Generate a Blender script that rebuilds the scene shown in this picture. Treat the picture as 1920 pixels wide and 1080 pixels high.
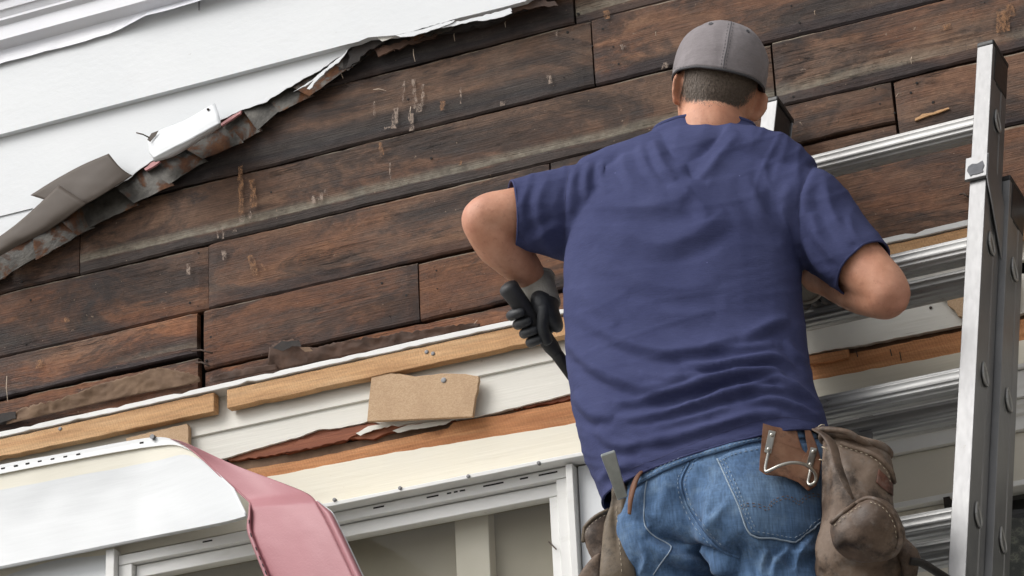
import bpy, bmesh, math, random
import numpy as np
from mathutils import Vector, Matrix, noise
from mathutils.bvhtree import BVHTree

# ------------------------------------------------------------------ clean
for o in list(bpy.data.objects): bpy.data.objects.remove(o, do_unlink=True)
scene = bpy.context.scene
COL = scene.collection
random.seed(7); RNG = np.random.RandomState(7)

# ------------------------------------------------------------------ camera
# telephoto from the lawn, looking up about 25 degrees at the gable wall (the wall face is the plane y = 0)
FPX = 5526.0                      # focal length in pixels of a 1920 px wide picture
def _n(v): v = np.array(v, float); return v/np.linalg.norm(v)
_Zc = _n((-610, 12040, -5526)); _Xc = -_n((-14700, -3282, -5526)); _Zc = _n(_Zc-_Xc*_Zc.dot(_Xc)); _Yc = np.cross(_Zc, _Xc)
CR = np.array([_Xc, _Yc, _Zc])    # camera axes -> world
CAM = np.array([0, 0, 4.2]) - (CR @ np.array([0, 0, -1.0]))*6.2
cam = bpy.data.cameras.new('camera'); camo = bpy.data.objects.new('camera', cam); COL.objects.link(camo)
mw = Matrix.Identity(4)
for i in range(3):
    for j in range(3): mw[i][j] = CR[i][j]
    mw[i][3] = CAM[i]
camo.matrix_world = mw
cam.sensor_width = 36; cam.lens = 36*FPX/1920; cam.clip_start = 0.1; cam.clip_end = 2000
scene.camera = camo

# ------------------------------------------------------------------ light: bright overcast
SUN_EL, SUN_AZ = math.radians(44), math.radians(-46)     # azimuth of the bright part of the sky seen from the wall, to the left behind the camera
sdir = Vector((math.sin(SUN_AZ)*math.cos(SUN_EL), -math.cos(SUN_AZ)*math.cos(SUN_EL), math.sin(SUN_EL)))
world = bpy.data.worlds.new('World'); scene.world = world; world.use_nodes = True
wn = world.node_tree; wn.nodes.clear()
sky = wn.nodes.new('ShaderNodeTexSky'); sky.sky_type = 'NISHITA'; sky.sun_disc = False
sky.sun_elevation = SUN_EL; sky.sun_rotation = math.atan2(sdir.x, sdir.y); sky.dust_density = 4.0; sky.air_density = 1.0
hs = wn.nodes.new('ShaderNodeHueSaturation'); hs.inputs['Saturation'].default_value = 0.16
bg = wn.nodes.new('ShaderNodeBackground'); bg.inputs['Strength'].default_value = 0.125
wo = wn.nodes.new('ShaderNodeOutputWorld')
wn.links.new(sky.outputs[0], hs.inputs['Color']); wn.links.new(hs.outputs[0], bg.inputs['Color']); wn.links.new(bg.outputs[0], wo.inputs['Surface'])
sl = bpy.data.lights.new('sun', 'SUN'); sl.energy = 1.15; sl.angle = math.radians(36); sl.color = (1, .965, .92)
so = bpy.data.objects.new('sun', sl); COL.objects.link(so); so.rotation_euler = sdir.to_track_quat('Z', 'Y').to_euler()
vs = scene.view_settings; vs.view_transform = 'Standard'; vs.look = 'None'; vs.gamma = 1.0; vs.exposure = 0.45; vs.use_curve_mapping = False

# ------------------------------------------------------------------ helpers
def ray(px, py): return CR @ np.array([px-960.0, 540.0-py, -FPX])
def P(px, py, d=0.0):
    "the point at a place of the picture that lies d metres out from the wall face"
    v = ray(px, py); return CAM + v*((-d-CAM[1])/v[1])
def S(p):
    c = (np.asarray(p)-CAM) @ CR; return np.stack([960+FPX*c[..., 0]/-c[..., 2], 540-FPX*c[..., 1]/-c[..., 2]], -1)
def dz(px, py, z):
    "how far out from the wall the sight line reaches the height z"
    v = ray(px, py); return -(CAM + v*((z-CAM[2])/v[2]))[1]
def tag(o, label=None, cat=None, group=None, kind=None):
    if label: o['label'] = label
    if cat: o['category'] = cat
    if group: o['group'] = group
    if kind: o['kind'] = kind
    return o
def empty(name, loc, label=None, cat=None, group=None):
    o = bpy.data.objects.new(name, None); COL.objects.link(o); o.location = loc; o.empty_display_size = .1
    return tag(o, label, cat, group)
def link(name, me, mat, parent=None, smooth=False):
    o = bpy.data.objects.new(name, me); COL.objects.link(o)
    if mat is not None: me.materials.append(mat)
    if parent is not None:
        o.parent = parent; w = Matrix.Identity(4); q = parent
        while q: w = q.matrix_parent_inverse @ q.matrix_basis @ w; q = q.parent
        o.matrix_parent_inverse = w.inverted()
    if smooth: me.polygons.foreach_set('use_smooth', [True]*len(me.polygons))
    return o
def mk(name, vs_, fs, mat, parent=None, smooth=False, uv=None):
    me = bpy.data.meshes.new(name); me.from_pydata([tuple(map(float, v)) for v in vs_], [], [tuple(f) for f in fs])
    if uv is not None:
        l = me.uv_layers.new(name='uv'); li = np.zeros(len(me.loops), int); me.loops.foreach_get('vertex_index', li)
        l.data.foreach_set('uv', np.asarray(uv, float)[li].ravel())
    me.update(); return link(name, me, mat, parent, smooth)
def bevel(o, w=.002, seg=1, ang=35):
    m = o.modifiers.new('b', 'BEVEL'); m.width = w; m.segments = seg; m.limit_method = 'ANGLE'; m.angle_limit = math.radians(ang); return o
class MB:
    "collects simple solids into one mesh"
    def __init__(s): s.v = []; s.f = []
    def add(s, v, f):
        n = len(s.v); s.v += [tuple(map(float, q)) for q in v]; s.f += [tuple(i+n for i in g) for g in f]; return s
    def box(s, c, ax, ay, az):
        c, ax, ay, az = map(np.asarray, (c, ax, ay, az)); v = [c+ax*i+ay*j+az*k for i in (-1, 1) for j in (-1, 1) for k in (-1, 1)]
        return s.add(v, [(0, 1, 3, 2), (4, 6, 7, 5), (0, 4, 5, 1), (2, 3, 7, 6), (0, 2, 6, 4), (1, 5, 7, 3)])
    def tube(s, pts, r, n=8, caps=True, flat=1.0):
        pts = [np.asarray(p, float) for p in pts]; m = len(pts); rr = r if hasattr(r, '__len__') else [r]*m
        t = [_n(pts[min(i+1, m-1)]-pts[max(i-1, 0)]) for i in range(m)]
        a = np.cross(t[0], (0, 0, 1)); a = _n(a) if np.linalg.norm(a) > 1e-3 else np.array([1., 0, 0]); vv = []
        for i in range(m):
            a = _n(a-t[i]*a.dot(t[i])); b = np.cross(t[i], a)
            vv += [pts[i]+rr[i]*(a*math.cos(2*math.pi*k/n)+flat*b*math.sin(2*math.pi*k/n)) for k in range(n)]
        ff = [(i*n+k, i*n+(k+1) % n, (i+1)*n+(k+1) % n, (i+1)*n+k) for i in range(m-1) for k in range(n)]
        if caps: ff += [tuple(range(n))[::-1], tuple((m-1)*n+k for k in range(n))]
        return s.add(vv, ff)
    def prism(s, poly, vec):
        poly = [np.asarray(p, float) for p in poly]; n = len(poly); v = poly+[p+np.asarray(vec) for p in poly]
        return s.add(v, [tuple(range(n)), tuple(range(2*n-1, n-1, -1))]+[(i, i+n, (i+1) % n+n, (i+1) % n) for i in range(n)])
    def build(s, name, mat, parent=None, smooth=False): return mk(name, s.v, s.f, mat, parent, smooth)
def autosmooth(o, ang=40):
    me = o.data; me.polygons.foreach_set('use_smooth', [True]*len(me.polygons)); me.set_sharp_from_angle(angle=math.radians(ang)); return o
def densify(pts, step, rough=0.0, seed=0, keep=()):
    "splits the edges of a closed outline and makes them uneven"
    out = []; n = len(pts)
    for i in range(n):
        a, b = np.array(pts[i][:2], float), np.array(pts[(i+1) % n][:2], float); L = np.linalg.norm(b-a); k = max(1, int(L/step))
        if i in keep: k = 1
        nn = np.array([-(b-a)[1], (b-a)[0]])/max(L, 1e-6)
        for j in range(k):
            q = a+(b-a)*j/k
            if rough and not (i in keep or (i-1) % n in keep and j == 0):
                q = q+nn*rough*(noise.noise((q[0]*.11+seed*7.3, q[1]*.11, seed))+.6*noise.noise((q[0]*.45, q[1]*.45, seed+5.)))*1.6
            out.append(q)
    return out
def slab(name, pts, d, th, mat, parent=None, rough=0.0, step=14, seed=0, keep=(), bev=0, push=None):
    "a sheet or board on the wall: outline in picture points, its face d metres out, th thick"
    q = densify(pts, step, rough, seed, keep) if (rough or step < 1e3) else [np.array(p, float) for p in pts]
    f = [P(a[0], a[1], d(a[0], a[1]) if callable(d) else d) for a in q]
    b = [p+np.array([0, th, 0]) for p in f]; n = len(f)
    o = mk(name, f+b, [tuple(range(n)), tuple(range(2*n-1, n-1, -1))]+[(i, i+n, (i+1) % n+n, (i+1) % n) for i in range(n)], mat, parent)
    bm = bmesh.new(); bm.from_mesh(o.data); bmesh.ops.recalc_face_normals(bm, faces=bm.faces); bm.to_mesh(o.data); bm.free()
    if bev: bevel(o, bev)
    return o
def grid_mesh(name, G, mat, parent=None, th=0.0, smooth=True, uv=True):
    "a sheet from a grid of points [rows][cols], optionally with thickness"
    G = np.asarray(G, float); r, c = G.shape[:2]; v = G.reshape(-1, 3)
    f = [(i*c+j, i*c+j+1, (i+1)*c+j+1, (i+1)*c+j) for i in range(r-1) for j in range(c-1)]
    U = np.stack(np.meshgrid(np.linspace(0, 1, c), np.linspace(0, 1, r)), -1).reshape(-1, 2) if uv else None
    o = mk(name, v, f, mat, parent, smooth, U)
    if th:
        m = o.modifiers.new('s', 'SOLIDIFY'); m.thickness = th; m.offset = 0
    return o
def spline(pts, n):
    "smooth curve through points (Catmull-Rom), n samples"
    p = np.asarray(pts, float); p = np.vstack([2*p[0]-p[1], p, 2*p[-1]-p[-2]]); m = len(p)-3; out = []
    for t in np.linspace(0, m-1e-9, n):
        i = int(t); u = t-i; a, b, c, d = p[i], p[i+1], p[i+2], p[i+3]
        out.append(.5*((2*b)+(c-a)*u+(2*a-5*b+4*c-d)*u*u+(3*b-a-3*c+d)*u**3))
    return np.array(out)

# ------------------------------------------------------------------ materials
class NT:
    def __init__(s, name):
        s.m = bpy.data.materials.new(name); s.m.use_nodes = True; s.t = s.m.node_tree; s.t.nodes.clear()
        s.out = s.t.nodes.new('ShaderNodeOutputMaterial'); s.b = s.t.nodes.new('ShaderNodeBsdfPrincipled'); s.t.links.new(s.b.outputs[0], s.out.inputs[0])
    def n(s, typ, ins=None, **kw):
        q = s.t.nodes.new(typ)
        for k, v in kw.items(): setattr(q, k, v)
        for k, v in (ins or {}).items(): s.set(q.inputs[k], v)
        return q
    def set(s, sock, v):
        if hasattr(v, 'is_output') or isinstance(v, bpy.types.NodeSocket): s.t.links.new(v, sock)
        else: sock.default_value = (*v, 1) if (hasattr(v, '__len__') and len(v) == 3 and sock.type == 'RGBA') else v
    def pos(s): return s.n('ShaderNodeNewGeometry').outputs['Position']
    def obj(s): return s.n('ShaderNodeTexCoord').outputs['Object']
    def uv(s): return s.n('ShaderNodeTexCoord').outputs['UV']
    def rnd(s): return s.n('ShaderNodeObjectInfo').outputs['Random']
    def math(s, op, a, b=0.0, c=0.0, clamp=False):
        q = s.n('ShaderNodeMath', operation=op, use_clamp=clamp); s.set(q.inputs[0], a); s.set(q.inputs[1], b); s.set(q.inputs[2], c); return q.outputs[0]
    def map(s, vec, scale=(1, 1, 1), loc=None):
        q = s.n('ShaderNodeMapping'); s.set(q.inputs['Vector'], vec); q.inputs['Scale'].default_value = scale
        if loc is not None: s.set(q.inputs['Location'], loc)
        return q.outputs[0]
    def noise(s, vec, scale=5, detail=4, rough=.55, dist=0.0, out='Fac'):
        q = s.n('ShaderNodeTexNoise'); s.set(q.inputs['Vector'], vec); q.inputs['Scale'].default_value = scale; q.inputs['Detail'].default_value = detail
        q.inputs['Roughness'].default_value = rough; q.inputs['Distortion'].default_value = dist; return q.outputs[out]
    def ramp(s, fac, stops, interp='LINEAR'):
        q = s.n('ShaderNodeValToRGB'); s.set(q.inputs[0], fac); e = q.color_ramp.elements; q.color_ramp.interpolation = interp
        while len(e) < len(stops): e.new(.5)
        for i, (p, c) in enumerate(stops):
            e[i].position = p; e[i].color = (*c, 1) if hasattr(c, '__len__') else (c, c, c, 1)
        return q.outputs[0]
    def mix(s, fac, a, b, mode='MIX'):
        q = s.n('ShaderNodeMix', data_type='RGBA', blend_type=mode); s.set(q.inputs[0], fac); s.set(q.inputs[6], a); s.set(q.inputs[7], b); return q.outputs[2]
    def bump(s, h, strength=.3, dist=.01, prev=None):
        q = s.n('ShaderNodeBump'); s.set(q.inputs['Height'], h); q.inputs['Strength'].default_value = strength; q.inputs['Distance'].default_value = dist
        if prev is not None: s.set(q.inputs['Normal'], prev)
        return q.outputs[0]
    def done(s, col=None, rough=None, metal=None, nrm=None, **kw):
        if col is not None: s.set(s.b.inputs['Base Color'], col)
        if rough is not None: s.set(s.b.inputs['Roughness'], rough)
        if metal is not None: s.set(s.b.inputs['Metallic'], metal)
        if nrm is not None: s.set(s.b.inputs['Normal'], nrm)
        for k, v in kw.items(): s.set(s.b.inputs[k.replace('_', ' ')], v)
        return s.m
MAT = {}
def xoff(g, k=37.0):
    r = g.rnd(); q = g.n('ShaderNodeCombineXYZ'); g.set(q.inputs[0], g.math('MULTIPLY', r, k)); g.set(q.inputs[2], g.math('MULTIPLY', r, k*.37)); return q.outputs[0]

def mat_sheath():
    g = NT('old_sheathing_wood'); p = g.pos(); off = xoff(g); r = g.rnd(); r2 = g.math('FRACT', g.math('MULTIPLY', r, 7.31)); r3 = g.math('FRACT', g.math('MULTIPLY', r, 23.7))
    a = g.noise(g.map(p, (2.6, 1, 9), off), 1.5, 10, .72, .5)
    fine = g.noise(g.map(p, (7, 7, 330), off), 1.0, 4, .6, .25)
    mott = g.noise(g.map(p, (1.0, 1, 1.3), off), 38, 6, .7)
    base = g.ramp(a, [(.30, (.044, .026, .018)), (.46, (.108, .058, .036)), (.56, (.145, .081, .051)), (.72, (.210, .128, .083))])
    reddish = g.ramp(a, [(.30, (.052, .022, .012)), (.48, (.150, .057, .026)), (.60, (.205, .084, .038)), (.74, (.28, .128, .06))])
    redn = g.ramp(g.noise(g.map(p, (1.0, 1, 2.0), off), 1.7, 5, .65), [(.42, 0.), (.60, 1.)])
    rf = g.math('ADD', g.math('MULTIPLY', r, .55), g.math('MULTIPLY', redn, .60)); rf = g.math('SUBTRACT', rf, .46, clamp=True)
    zsep = g.n('ShaderNodeSeparateXYZ', {0: p}).outputs[2]; low = g.n('ShaderNodeMapRange', {0: zsep, 1: 4.55, 2: 4.2, 3: 0., 4: 1.0}).outputs[0]; xsep = g.n('ShaderNodeSeparateXYZ', {0: p}).outputs[0]; low = g.math('MULTIPLY', low, g.n('ShaderNodeMapRange', {0: xsep, 1: .0, 2: .55, 3: 1., 4: .25}).outputs[0])
    chalk = g.n('ShaderNodeAttribute', attribute_type='OBJECT', attribute_name='chalk').outputs['Fac']; mil = g.n('ShaderNodeAttribute', attribute_type='OBJECT', attribute_name='mildew').outputs['Fac']
    c = g.mix(g.math('ADD', rf, low, clamp=True), base, reddish)
    # weathered grey-brown boards and patches
    gn = g.ramp(g.noise(g.map(p, (1.1, 1, 3), off), 2.0, 7, .7), [(.46, 0.), (.62, .8)]); c = g.mix(g.math('MULTIPLY', gn, g.math('ADD', .15, g.math('MULTIPLY', r2, .6))), c, (.150, .122, .096))
    # water stains with ragged borders
    st = g.noise(g.map(p, (1.2, 1, 3.2), off), 2.1, 9, .70, .8); c = g.mix(g.ramp(st, [(.475, 0.), (.53, .55), (.63, .94)]), c, (.024, .018, .017))
    st2 = g.noise(g.map(p, (2.0, 1, 5.0), off), 2.3, 9, .74, .4); c = g.mix(g.ramp(st2, [(.58, 0.), (.64, .7)]), c, (.036, .027, .024))
    # the edges that stood under the laps: black mildew, then a chalky band
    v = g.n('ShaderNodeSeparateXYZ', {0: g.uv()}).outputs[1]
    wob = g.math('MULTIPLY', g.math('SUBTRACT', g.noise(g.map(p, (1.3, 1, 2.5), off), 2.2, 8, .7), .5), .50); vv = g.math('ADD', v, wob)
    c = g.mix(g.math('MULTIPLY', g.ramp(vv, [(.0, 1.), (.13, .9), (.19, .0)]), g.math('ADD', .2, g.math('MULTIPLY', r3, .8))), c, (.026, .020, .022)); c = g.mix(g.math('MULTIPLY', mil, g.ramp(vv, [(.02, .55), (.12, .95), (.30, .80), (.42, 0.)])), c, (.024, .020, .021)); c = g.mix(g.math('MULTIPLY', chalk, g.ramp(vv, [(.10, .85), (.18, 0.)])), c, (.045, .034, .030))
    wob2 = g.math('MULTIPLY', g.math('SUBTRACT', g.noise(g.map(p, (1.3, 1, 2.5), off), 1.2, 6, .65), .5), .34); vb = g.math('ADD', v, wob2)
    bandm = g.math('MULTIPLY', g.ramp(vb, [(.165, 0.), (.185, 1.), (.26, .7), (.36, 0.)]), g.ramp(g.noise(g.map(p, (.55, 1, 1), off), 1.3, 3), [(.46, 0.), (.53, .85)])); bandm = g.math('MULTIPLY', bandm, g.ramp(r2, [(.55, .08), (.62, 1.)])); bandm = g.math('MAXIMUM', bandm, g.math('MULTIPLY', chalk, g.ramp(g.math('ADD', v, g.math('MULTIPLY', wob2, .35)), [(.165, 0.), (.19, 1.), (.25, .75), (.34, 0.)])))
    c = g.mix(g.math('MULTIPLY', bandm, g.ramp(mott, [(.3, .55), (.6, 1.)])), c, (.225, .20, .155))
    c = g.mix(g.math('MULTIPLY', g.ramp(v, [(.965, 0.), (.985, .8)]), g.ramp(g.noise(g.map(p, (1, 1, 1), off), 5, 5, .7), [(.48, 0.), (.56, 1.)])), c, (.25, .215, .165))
    c = g.mix(.42, c, g.ramp(fine, [(.30, .35), (.5, 1.0), (.7, 1.45)]), 'MULTIPLY'); c = g.mix(1.0, c, g.ramp(r3, [(0., .70), (1., 1.18)]), 'MULTIPLY'); c = g.mix(.6, c, g.ramp(mott, [(.30, .55), (.5, 1.0), (.72, 1.5)]), 'MULTIPLY')
    sp = g.ramp(g.noise(p, 240, 3, .7), [(.60, 0.), (.68, .75)]); c = g.mix(g.math('MULTIPLY', sp, g.ramp(g.noise(p, 9, 3), [(.45, 0.), (.6, 1.)])), c, (.016, .012, .010))
    ltsp = g.ramp(g.noise(p, 120, 2, .5), [(.735, 0.), (.75, .6)]); c = g.mix(ltsp, c, (.30, .22, .16))
    # wandering drying checks
    ck = g.n('ShaderNodeTexNoise', {'Vector': g.map(p, (1.6, 1, 55), off), 'Scale': 1.0, 'Detail': 6, 'Roughness': .6, 'Distortion': 1.2}).outputs['Fac']
    crack = g.math('MULTIPLY', g.ramp(ck, [(.490, 0.), (.5, 1.), (.510, 0.)]), g.ramp(g.noise(g.map(p, (1, 1, 2), off), 3.3, 3), [(.54, 0.), (.60, .85)])); c = g.mix(crack, c, (.012, .009, .008))
    h = g.math('ADD', g.math('MULTIPLY', fine, .8), g.math('MULTIPLY', mott, 1.0)); h = g.math('SUBTRACT', h, g.math('MULTIPLY', crack, 1.2))
    return g.done(c, g.ramp(a, [(.3, .58), (.7, .80)]), nrm=g.bump(h, .7, .004), Specular_IOR_Level=.3)
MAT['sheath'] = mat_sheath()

def mat_paint(name, c1, c2, rough=.5, grain=(6, 6, 90), bs=.12, dirt=.25, dirtc=(.45, .43, .38), streak=0.0, cracks=0.0):
    g = NT(name); p = g.pos(); off = xoff(g)
    n = g.noise(g.map(p, (1, 1, 1.5), off), 3.0, 5, .6); c = g.mix(g.ramp(n, [(.35, 0.), (.65, 1.)]), c1, c2)
    d = g.ramp(g.noise(g.map(p, (2, 2, 9), off), 3.2, 6, .7), [(.56, 0.), (.78, dirt)]); c = g.mix(d, c, dirtc)
    sp = g.ramp(g.noise(p, 55, 3, .6), [(.73, 0.), (.76, .45)]); c = g.mix(sp, c, dirtc)
    f = g.noise(g.map(p, grain), 1.0, 5, .6, .3)
    if cracks:
        k = g.math('MULTIPLY', g.ramp(g.noise(g.map(p, (2.5, 2, 95)), 1.0, 3, .6, 1.5), [(.70, 0.), (.735, cracks)]), g.ramp(g.noise(p, 4, 2), [(.5, 0.), (.6, 1.)]))
        c = g.mix(k, c, (.22, .17, .12))
    h = g.math('ADD', f, g.math('MULTIPLY', g.noise(p, 9, 3), .8))
    return g.done(c, rough, nrm=g.bump(h, bs, .004))
MAT['white'] = mat_paint('white_painted_metal_siding', (.69, .712, .73), (.66, .685, .706), .48, (45, 45, 80), .13, .18, (.49, .49, .48))
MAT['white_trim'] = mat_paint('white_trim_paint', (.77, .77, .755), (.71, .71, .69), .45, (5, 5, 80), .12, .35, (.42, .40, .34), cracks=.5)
MAT['cream'] = mat_paint('cream_clapboard_paint', (.75, .70, .575), (.72, .69, .60), .55, (5, 5, 110), .22, .18, (.50, .42, .30), cracks=.6)
MAT['whitish'] = mat_paint('chalky_white_clapboard_paint', (.73, .71, .645), (.69, .675, .62), .6, (5, 5, 110), .25, .22, (.47, .42, .34), cracks=.6)
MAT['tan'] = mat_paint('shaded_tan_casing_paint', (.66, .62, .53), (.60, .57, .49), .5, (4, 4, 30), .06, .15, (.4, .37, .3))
MAT['soffit'] = mat_paint('soffit_white_vinyl', (.75, .76, .80), (.70, .71, .76), .4, (3, 3, 40), .05, .2, (.5, .5, .5))
def mat_wood(name, dark, mid, light, saw=True, sc=1.0):
    g = NT(name); p = g.pos(); off = xoff(g)
    a = g.noise(g.map(p, (2.2*sc, 1, 26*sc), off), 1.5, 6, .6, .8); f = g.noise(g.map(p, (11, 8, 230), off), 1, 4, .6)
    c = g.ramp(a, [(.25, dark), (.5, mid), (.75, light)])
    s_ = g.n('ShaderNodeTexWave', {'Vector': g.map(p, (1, 1, .35), off), 'Scale': 95, 'Distortion': 7, 'Detail': 4, 'Detail Scale': 2.5}, bands_direction='DIAGONAL').outputs['Fac']
    c = g.mix(.16 if saw else .05, c, g.ramp(s_, [(.2, .6), (.7, 1.15)]), 'MULTIPLY'); c = g.mix(.42, c, g.ramp(f, [(.3, .5), (.7, 1.3)]), 'MULTIPLY')
    k = g.ramp(g.noise(g.map(p, (1, 1, 1.6), off), 6, 4, .65), [(.64, 0.), (.74, .55)]); c = g.mix(k, c, tuple(q*.45 for q in dark))
    return g.done(c, .72, nrm=g.bump(g.math('ADD', g.math('MULTIPLY', s_, .5 if saw else .1), f), .4, .003), Specular_IOR_Level=.3)
MAT['furring'] = mat_wood('new_rough_sawn_furring', (.40, .21, .095), (.57, .335, .165), (.67, .44, .245))
MAT['cedar'] = mat_wood('split_red_cedar', (.105, .032, .018), (.23, .075, .038), (.36, .14, .075), False)
MAT['fresh'] = mat_wood('fresh_broken_wood', (.34, .13, .05), (.48, .215, .09), (.58, .30, .14), True, 1.3)
def mat_simple(name, c1, c2, rough=.5, metal=0., sc=12, bs=.1, bsc=60, **kw):
    g = NT(name); p = g.obj() if kw.pop('local', False) else g.pos(); n = g.noise(p, sc, 5, .6)
    return g.done(g.mix(g.ramp(n, [(.32, 0.), (.68, 1.)]), c1, c2), g.math('ADD', rough-.08, g.math('MULTIPLY', n, .16)), metal, g.bump(g.noise(p, bsc, 4), bs, .003), **kw)
def mat_particle():
    g = NT('particle_board'); p = g.pos(); v = g.n('ShaderNodeTexVoronoi', {'Vector': g.map(p, (1, 1, 1.6)), 'Scale': 420}).outputs['Color']
    w = g.n('ShaderNodeSeparateColor', {0: v}).outputs[0]; c = g.ramp(w, [(.0, (.44, .29, .17)), (.5, (.50, .34, .205)), (1, (.55, .39, .25))])
    c = g.mix(g.ramp(g.noise(p, 14, 4), [(.5, 0.), (.75, .45)]), c, (.33, .20, .11))
    return g.done(c, .8, nrm=g.bump(g.math('ADD', w, g.noise(p, 90, 4)), .18, .002))
MAT['particle'] = mat_particle()
def mat_rust():
    g = NT('rusted_galvanised_flashing'); p = g.pos(); off = xoff(g); n = g.noise(g.map(p, (1, 1, 1), off), 11, 7, .68, .6); m = g.noise(g.map(p, (1, 1, 1), off), 26, 5, .65)
    c = g.mix(g.ramp(m, [(.35, 0.), (.65, 1.)]), (.035, .032, .028), (.105, .098, .086))
    rf = g.ramp(n, [(.50, 0.), (.57, .9), (.68, 1.)]); c = g.mix(rf, c, g.ramp(m, [(.3, (.030, .014, .008)), (.55, (.115, .042, .014)), (.75, (.20, .085, .03))]))
    return g.done(c, g.math('ADD', .5, g.math('MULTIPLY', rf, .4)), g.math('MULTIPLY', g.math('SUBTRACT', 1., rf), .35), g.bump(g.math('ADD', n, m), .5, .004))
MAT['rust'] = mat_rust()
MAT['bronze'] = mat_simple('brown_coated_aluminium_coil', (.078, .061, .049), (.098, .079, .065), .55, 0, 7, .04, 20, Specular_IOR_Level=.25)
MAT['tar'] = mat_simple('tar_paper', (.012, .010, .010), (.035, .026, .022), .8, 0, 30, .6, 60)
MAT['paper'] = mat_simple('brown_building_paper', (.105, .062, .038), (.215, .14, .09), .9, 0, 16, .5, 60)
MAT['darkpaper'] = mat_simple('dark_building_paper', (.035, .02, .014), (.10, .05, .03), .8, 0, 14, .5, 60)
MAT['foam'] = mat_simple('pink_backing', (.47, .20, .20), (.53, .25, .25), .6, 0, 8, .1, 60)
def mat_pink():
    g = NT('pink_coated_sheet_back'); p = g.pos(); n = g.noise(p, 5, 4); w = g.ramp(g.noise(p, 70, 4, .65), [(.7, 0.), (.76, .4)])
    c = g.mix(n, (.355, .145, .165), (.41, .185, .205)); c = g.mix(w, c, (.62, .40, .41))
    return g.done(c, .50, .0, g.bump(g.math('ADD', g.noise(p, 190, 3, .7), g.math('MULTIPLY', g.noise(p, 14, 3), .6)), .16, .004), Specular_IOR_Level=.45)
MAT['pink'] = mat_pink()
MAT['nail'] = mat_simple('galvanised_nail', (.16, .16, .165), (.24, .24, .245), .55, .5)
MAT['darknail'] = mat_simple('rusty_nail', (.035, .022, .016), (.075, .045, .03), .7, .2)
MAT['pale'] = mat_simple('pale_splinters', (.50, .38, .28), (.62, .52, .42), .7)
MAT['void'] = mat_simple('dark_recess', (.012, .011, .011), (.02, .018, .017), .9)
# ------------------------------------------------------------------ ground
def ground():
    g = NT('gravel_yard'); p = g.pos(); c = g.mix(g.noise(p, 1.2, 6), (.22, .205, .18), (.31, .29, .26)); c = g.mix(g.ramp(g.noise(p, .35, 4), [(.60, 0.), (.66, 1.)]), c, (.075, .085, .045))
    m = g.done(c, .9, nrm=g.bump(g.noise(p, 40, 5), .8, .05)); N = 40; v = []; f = []
    for i in range(N+1):
        for j in range(N+1):
            x = (i/N*2-1); y = (j/N*2-1); x, y = 400*x*abs(x), 400*y*abs(y); v.append((x, y, .02*noise.noise((x*.2, y*.2, 0))-.02))
    f = [(i*(N+1)+j, (i+1)*(N+1)+j, (i+1)*(N+1)+j+1, i*(N+1)+j+1) for i in range(N) for j in range(N)]
    tag(mk('ground', v, f, m), kind='structure')
ground()

# ------------------------------------------------------------------ house
house = empty('house', (0, .15, 0), 'old house wall with dark board sheathing laid bare between white siding and cream clapboards', 'house')
HU0, HU1 = -2.1, 1.95
# the core of the wall, set back behind the sheathing
mb = MB(); mb.box((-.1, .17, 5.2), (2.25, 0, 0), (0, .07, 0), (0, 0, 1.6)); mb.box((-.1, .17, 1.45), (2.25, 0, 0), (0, .07, 0), (0, 0, 1.45))
mb.box((-1.6, .17, 3.25), (.58, 0, 0), (0, .07, 0), (0, 0, .36)); mb.box((.42, .17, 3.25), (.26, 0, 0), (0, .07, 0), (0, 0, .36)); mb.box((1.7, .17, 3.25), (.36, 0, 0), (0, .07, 0), (0, 0, .36))
mb.build('wall_core', MAT['void'], house)

NAILS = []
def plank(u0, u1, z0, z1, y=0.0, th=.021, wob=.0030, seed=0, mat='sheath', split=None):
    "an old sheathing board: uneven long edges, worn arrises, slightly cupped face"
    nx = max(6, int((u1-u0)/.022)); rows = [0, .03, .10, .3, .5, .7, .9, .97, 1]; v = []; uv = []
    e0 = [z0+wob*(noise.noise((u*3.1, seed*3.7, 1.))*1.3+.5*noise.noise((u*17, seed, 2.))+.5*noise.noise((u*60, seed, 3.))) for u in np.linspace(u0, u1, nx+1)]
    e1 = [z1+wob*(noise.noise((u*3.1, seed*3.7, 8.))*1.3+.5*noise.noise((u*17, seed, 9.))+.5*noise.noise((u*60, seed, 7.))) for u in np.linspace(u0, u1, nx+1)]
    tilt = .003*noise.noise((seed*5.1, 2.2, .3))
    for i, u in enumerate(np.linspace(u0, u1, nx+1)):
        for t in rows:
            z = e0[i]+(e1[i]-e0[i])*t; yy = y+.0014*noise.noise((u*5, z*22, seed*1.))+.004*(t-.5)**2+tilt*(t-.5)
            if t in (0, 1): yy += .0035
            if i in (0, nx): yy += .0025
            v.append((u, yy, z)); uv.append((u, t))
    for uu in list(np.arange(u0+.03+.2*abs(noise.noise((seed*1.7, 0, 0))), u1, .41))+[u0+.022, u1-.022]:
        for t in (.15, .5, .86):
            if random.random() < .42 and z1-z0 > .08: NAILS.append((uu+random.uniform(-.03, .03), y+tilt*(t-.5)+.004*(t-.5)**2, z0+(z1-z0)*(t+random.uniform(-.1, .1)), random.uniform(.0013, .0031)))
    R = len(rows); n = len(v)
    f = [(i*R+k, (i+1)*R+k, (i+1)*R+k+1, i*R+k+1) for i in range(nx) for k in range(R-1)]
    bd = [i*R for i in range(nx+1)]+[nx*R+k for k in range(1, R)]+[i*R+R-1 for i in range(nx-1, -1, -1)]+[k for k in range(R-2, 0, -1)]
    v += [(v[i][0], y+th, v[i][2]) for i in bd]; uv += [uv[i] for i in bd]; m = len(bd)
    f += [(bd[(j+1) % m], bd[j], n+j, n+(j+1) % m) for j in range(m)]
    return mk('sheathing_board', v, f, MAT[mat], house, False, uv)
Gp = .0030
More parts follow.
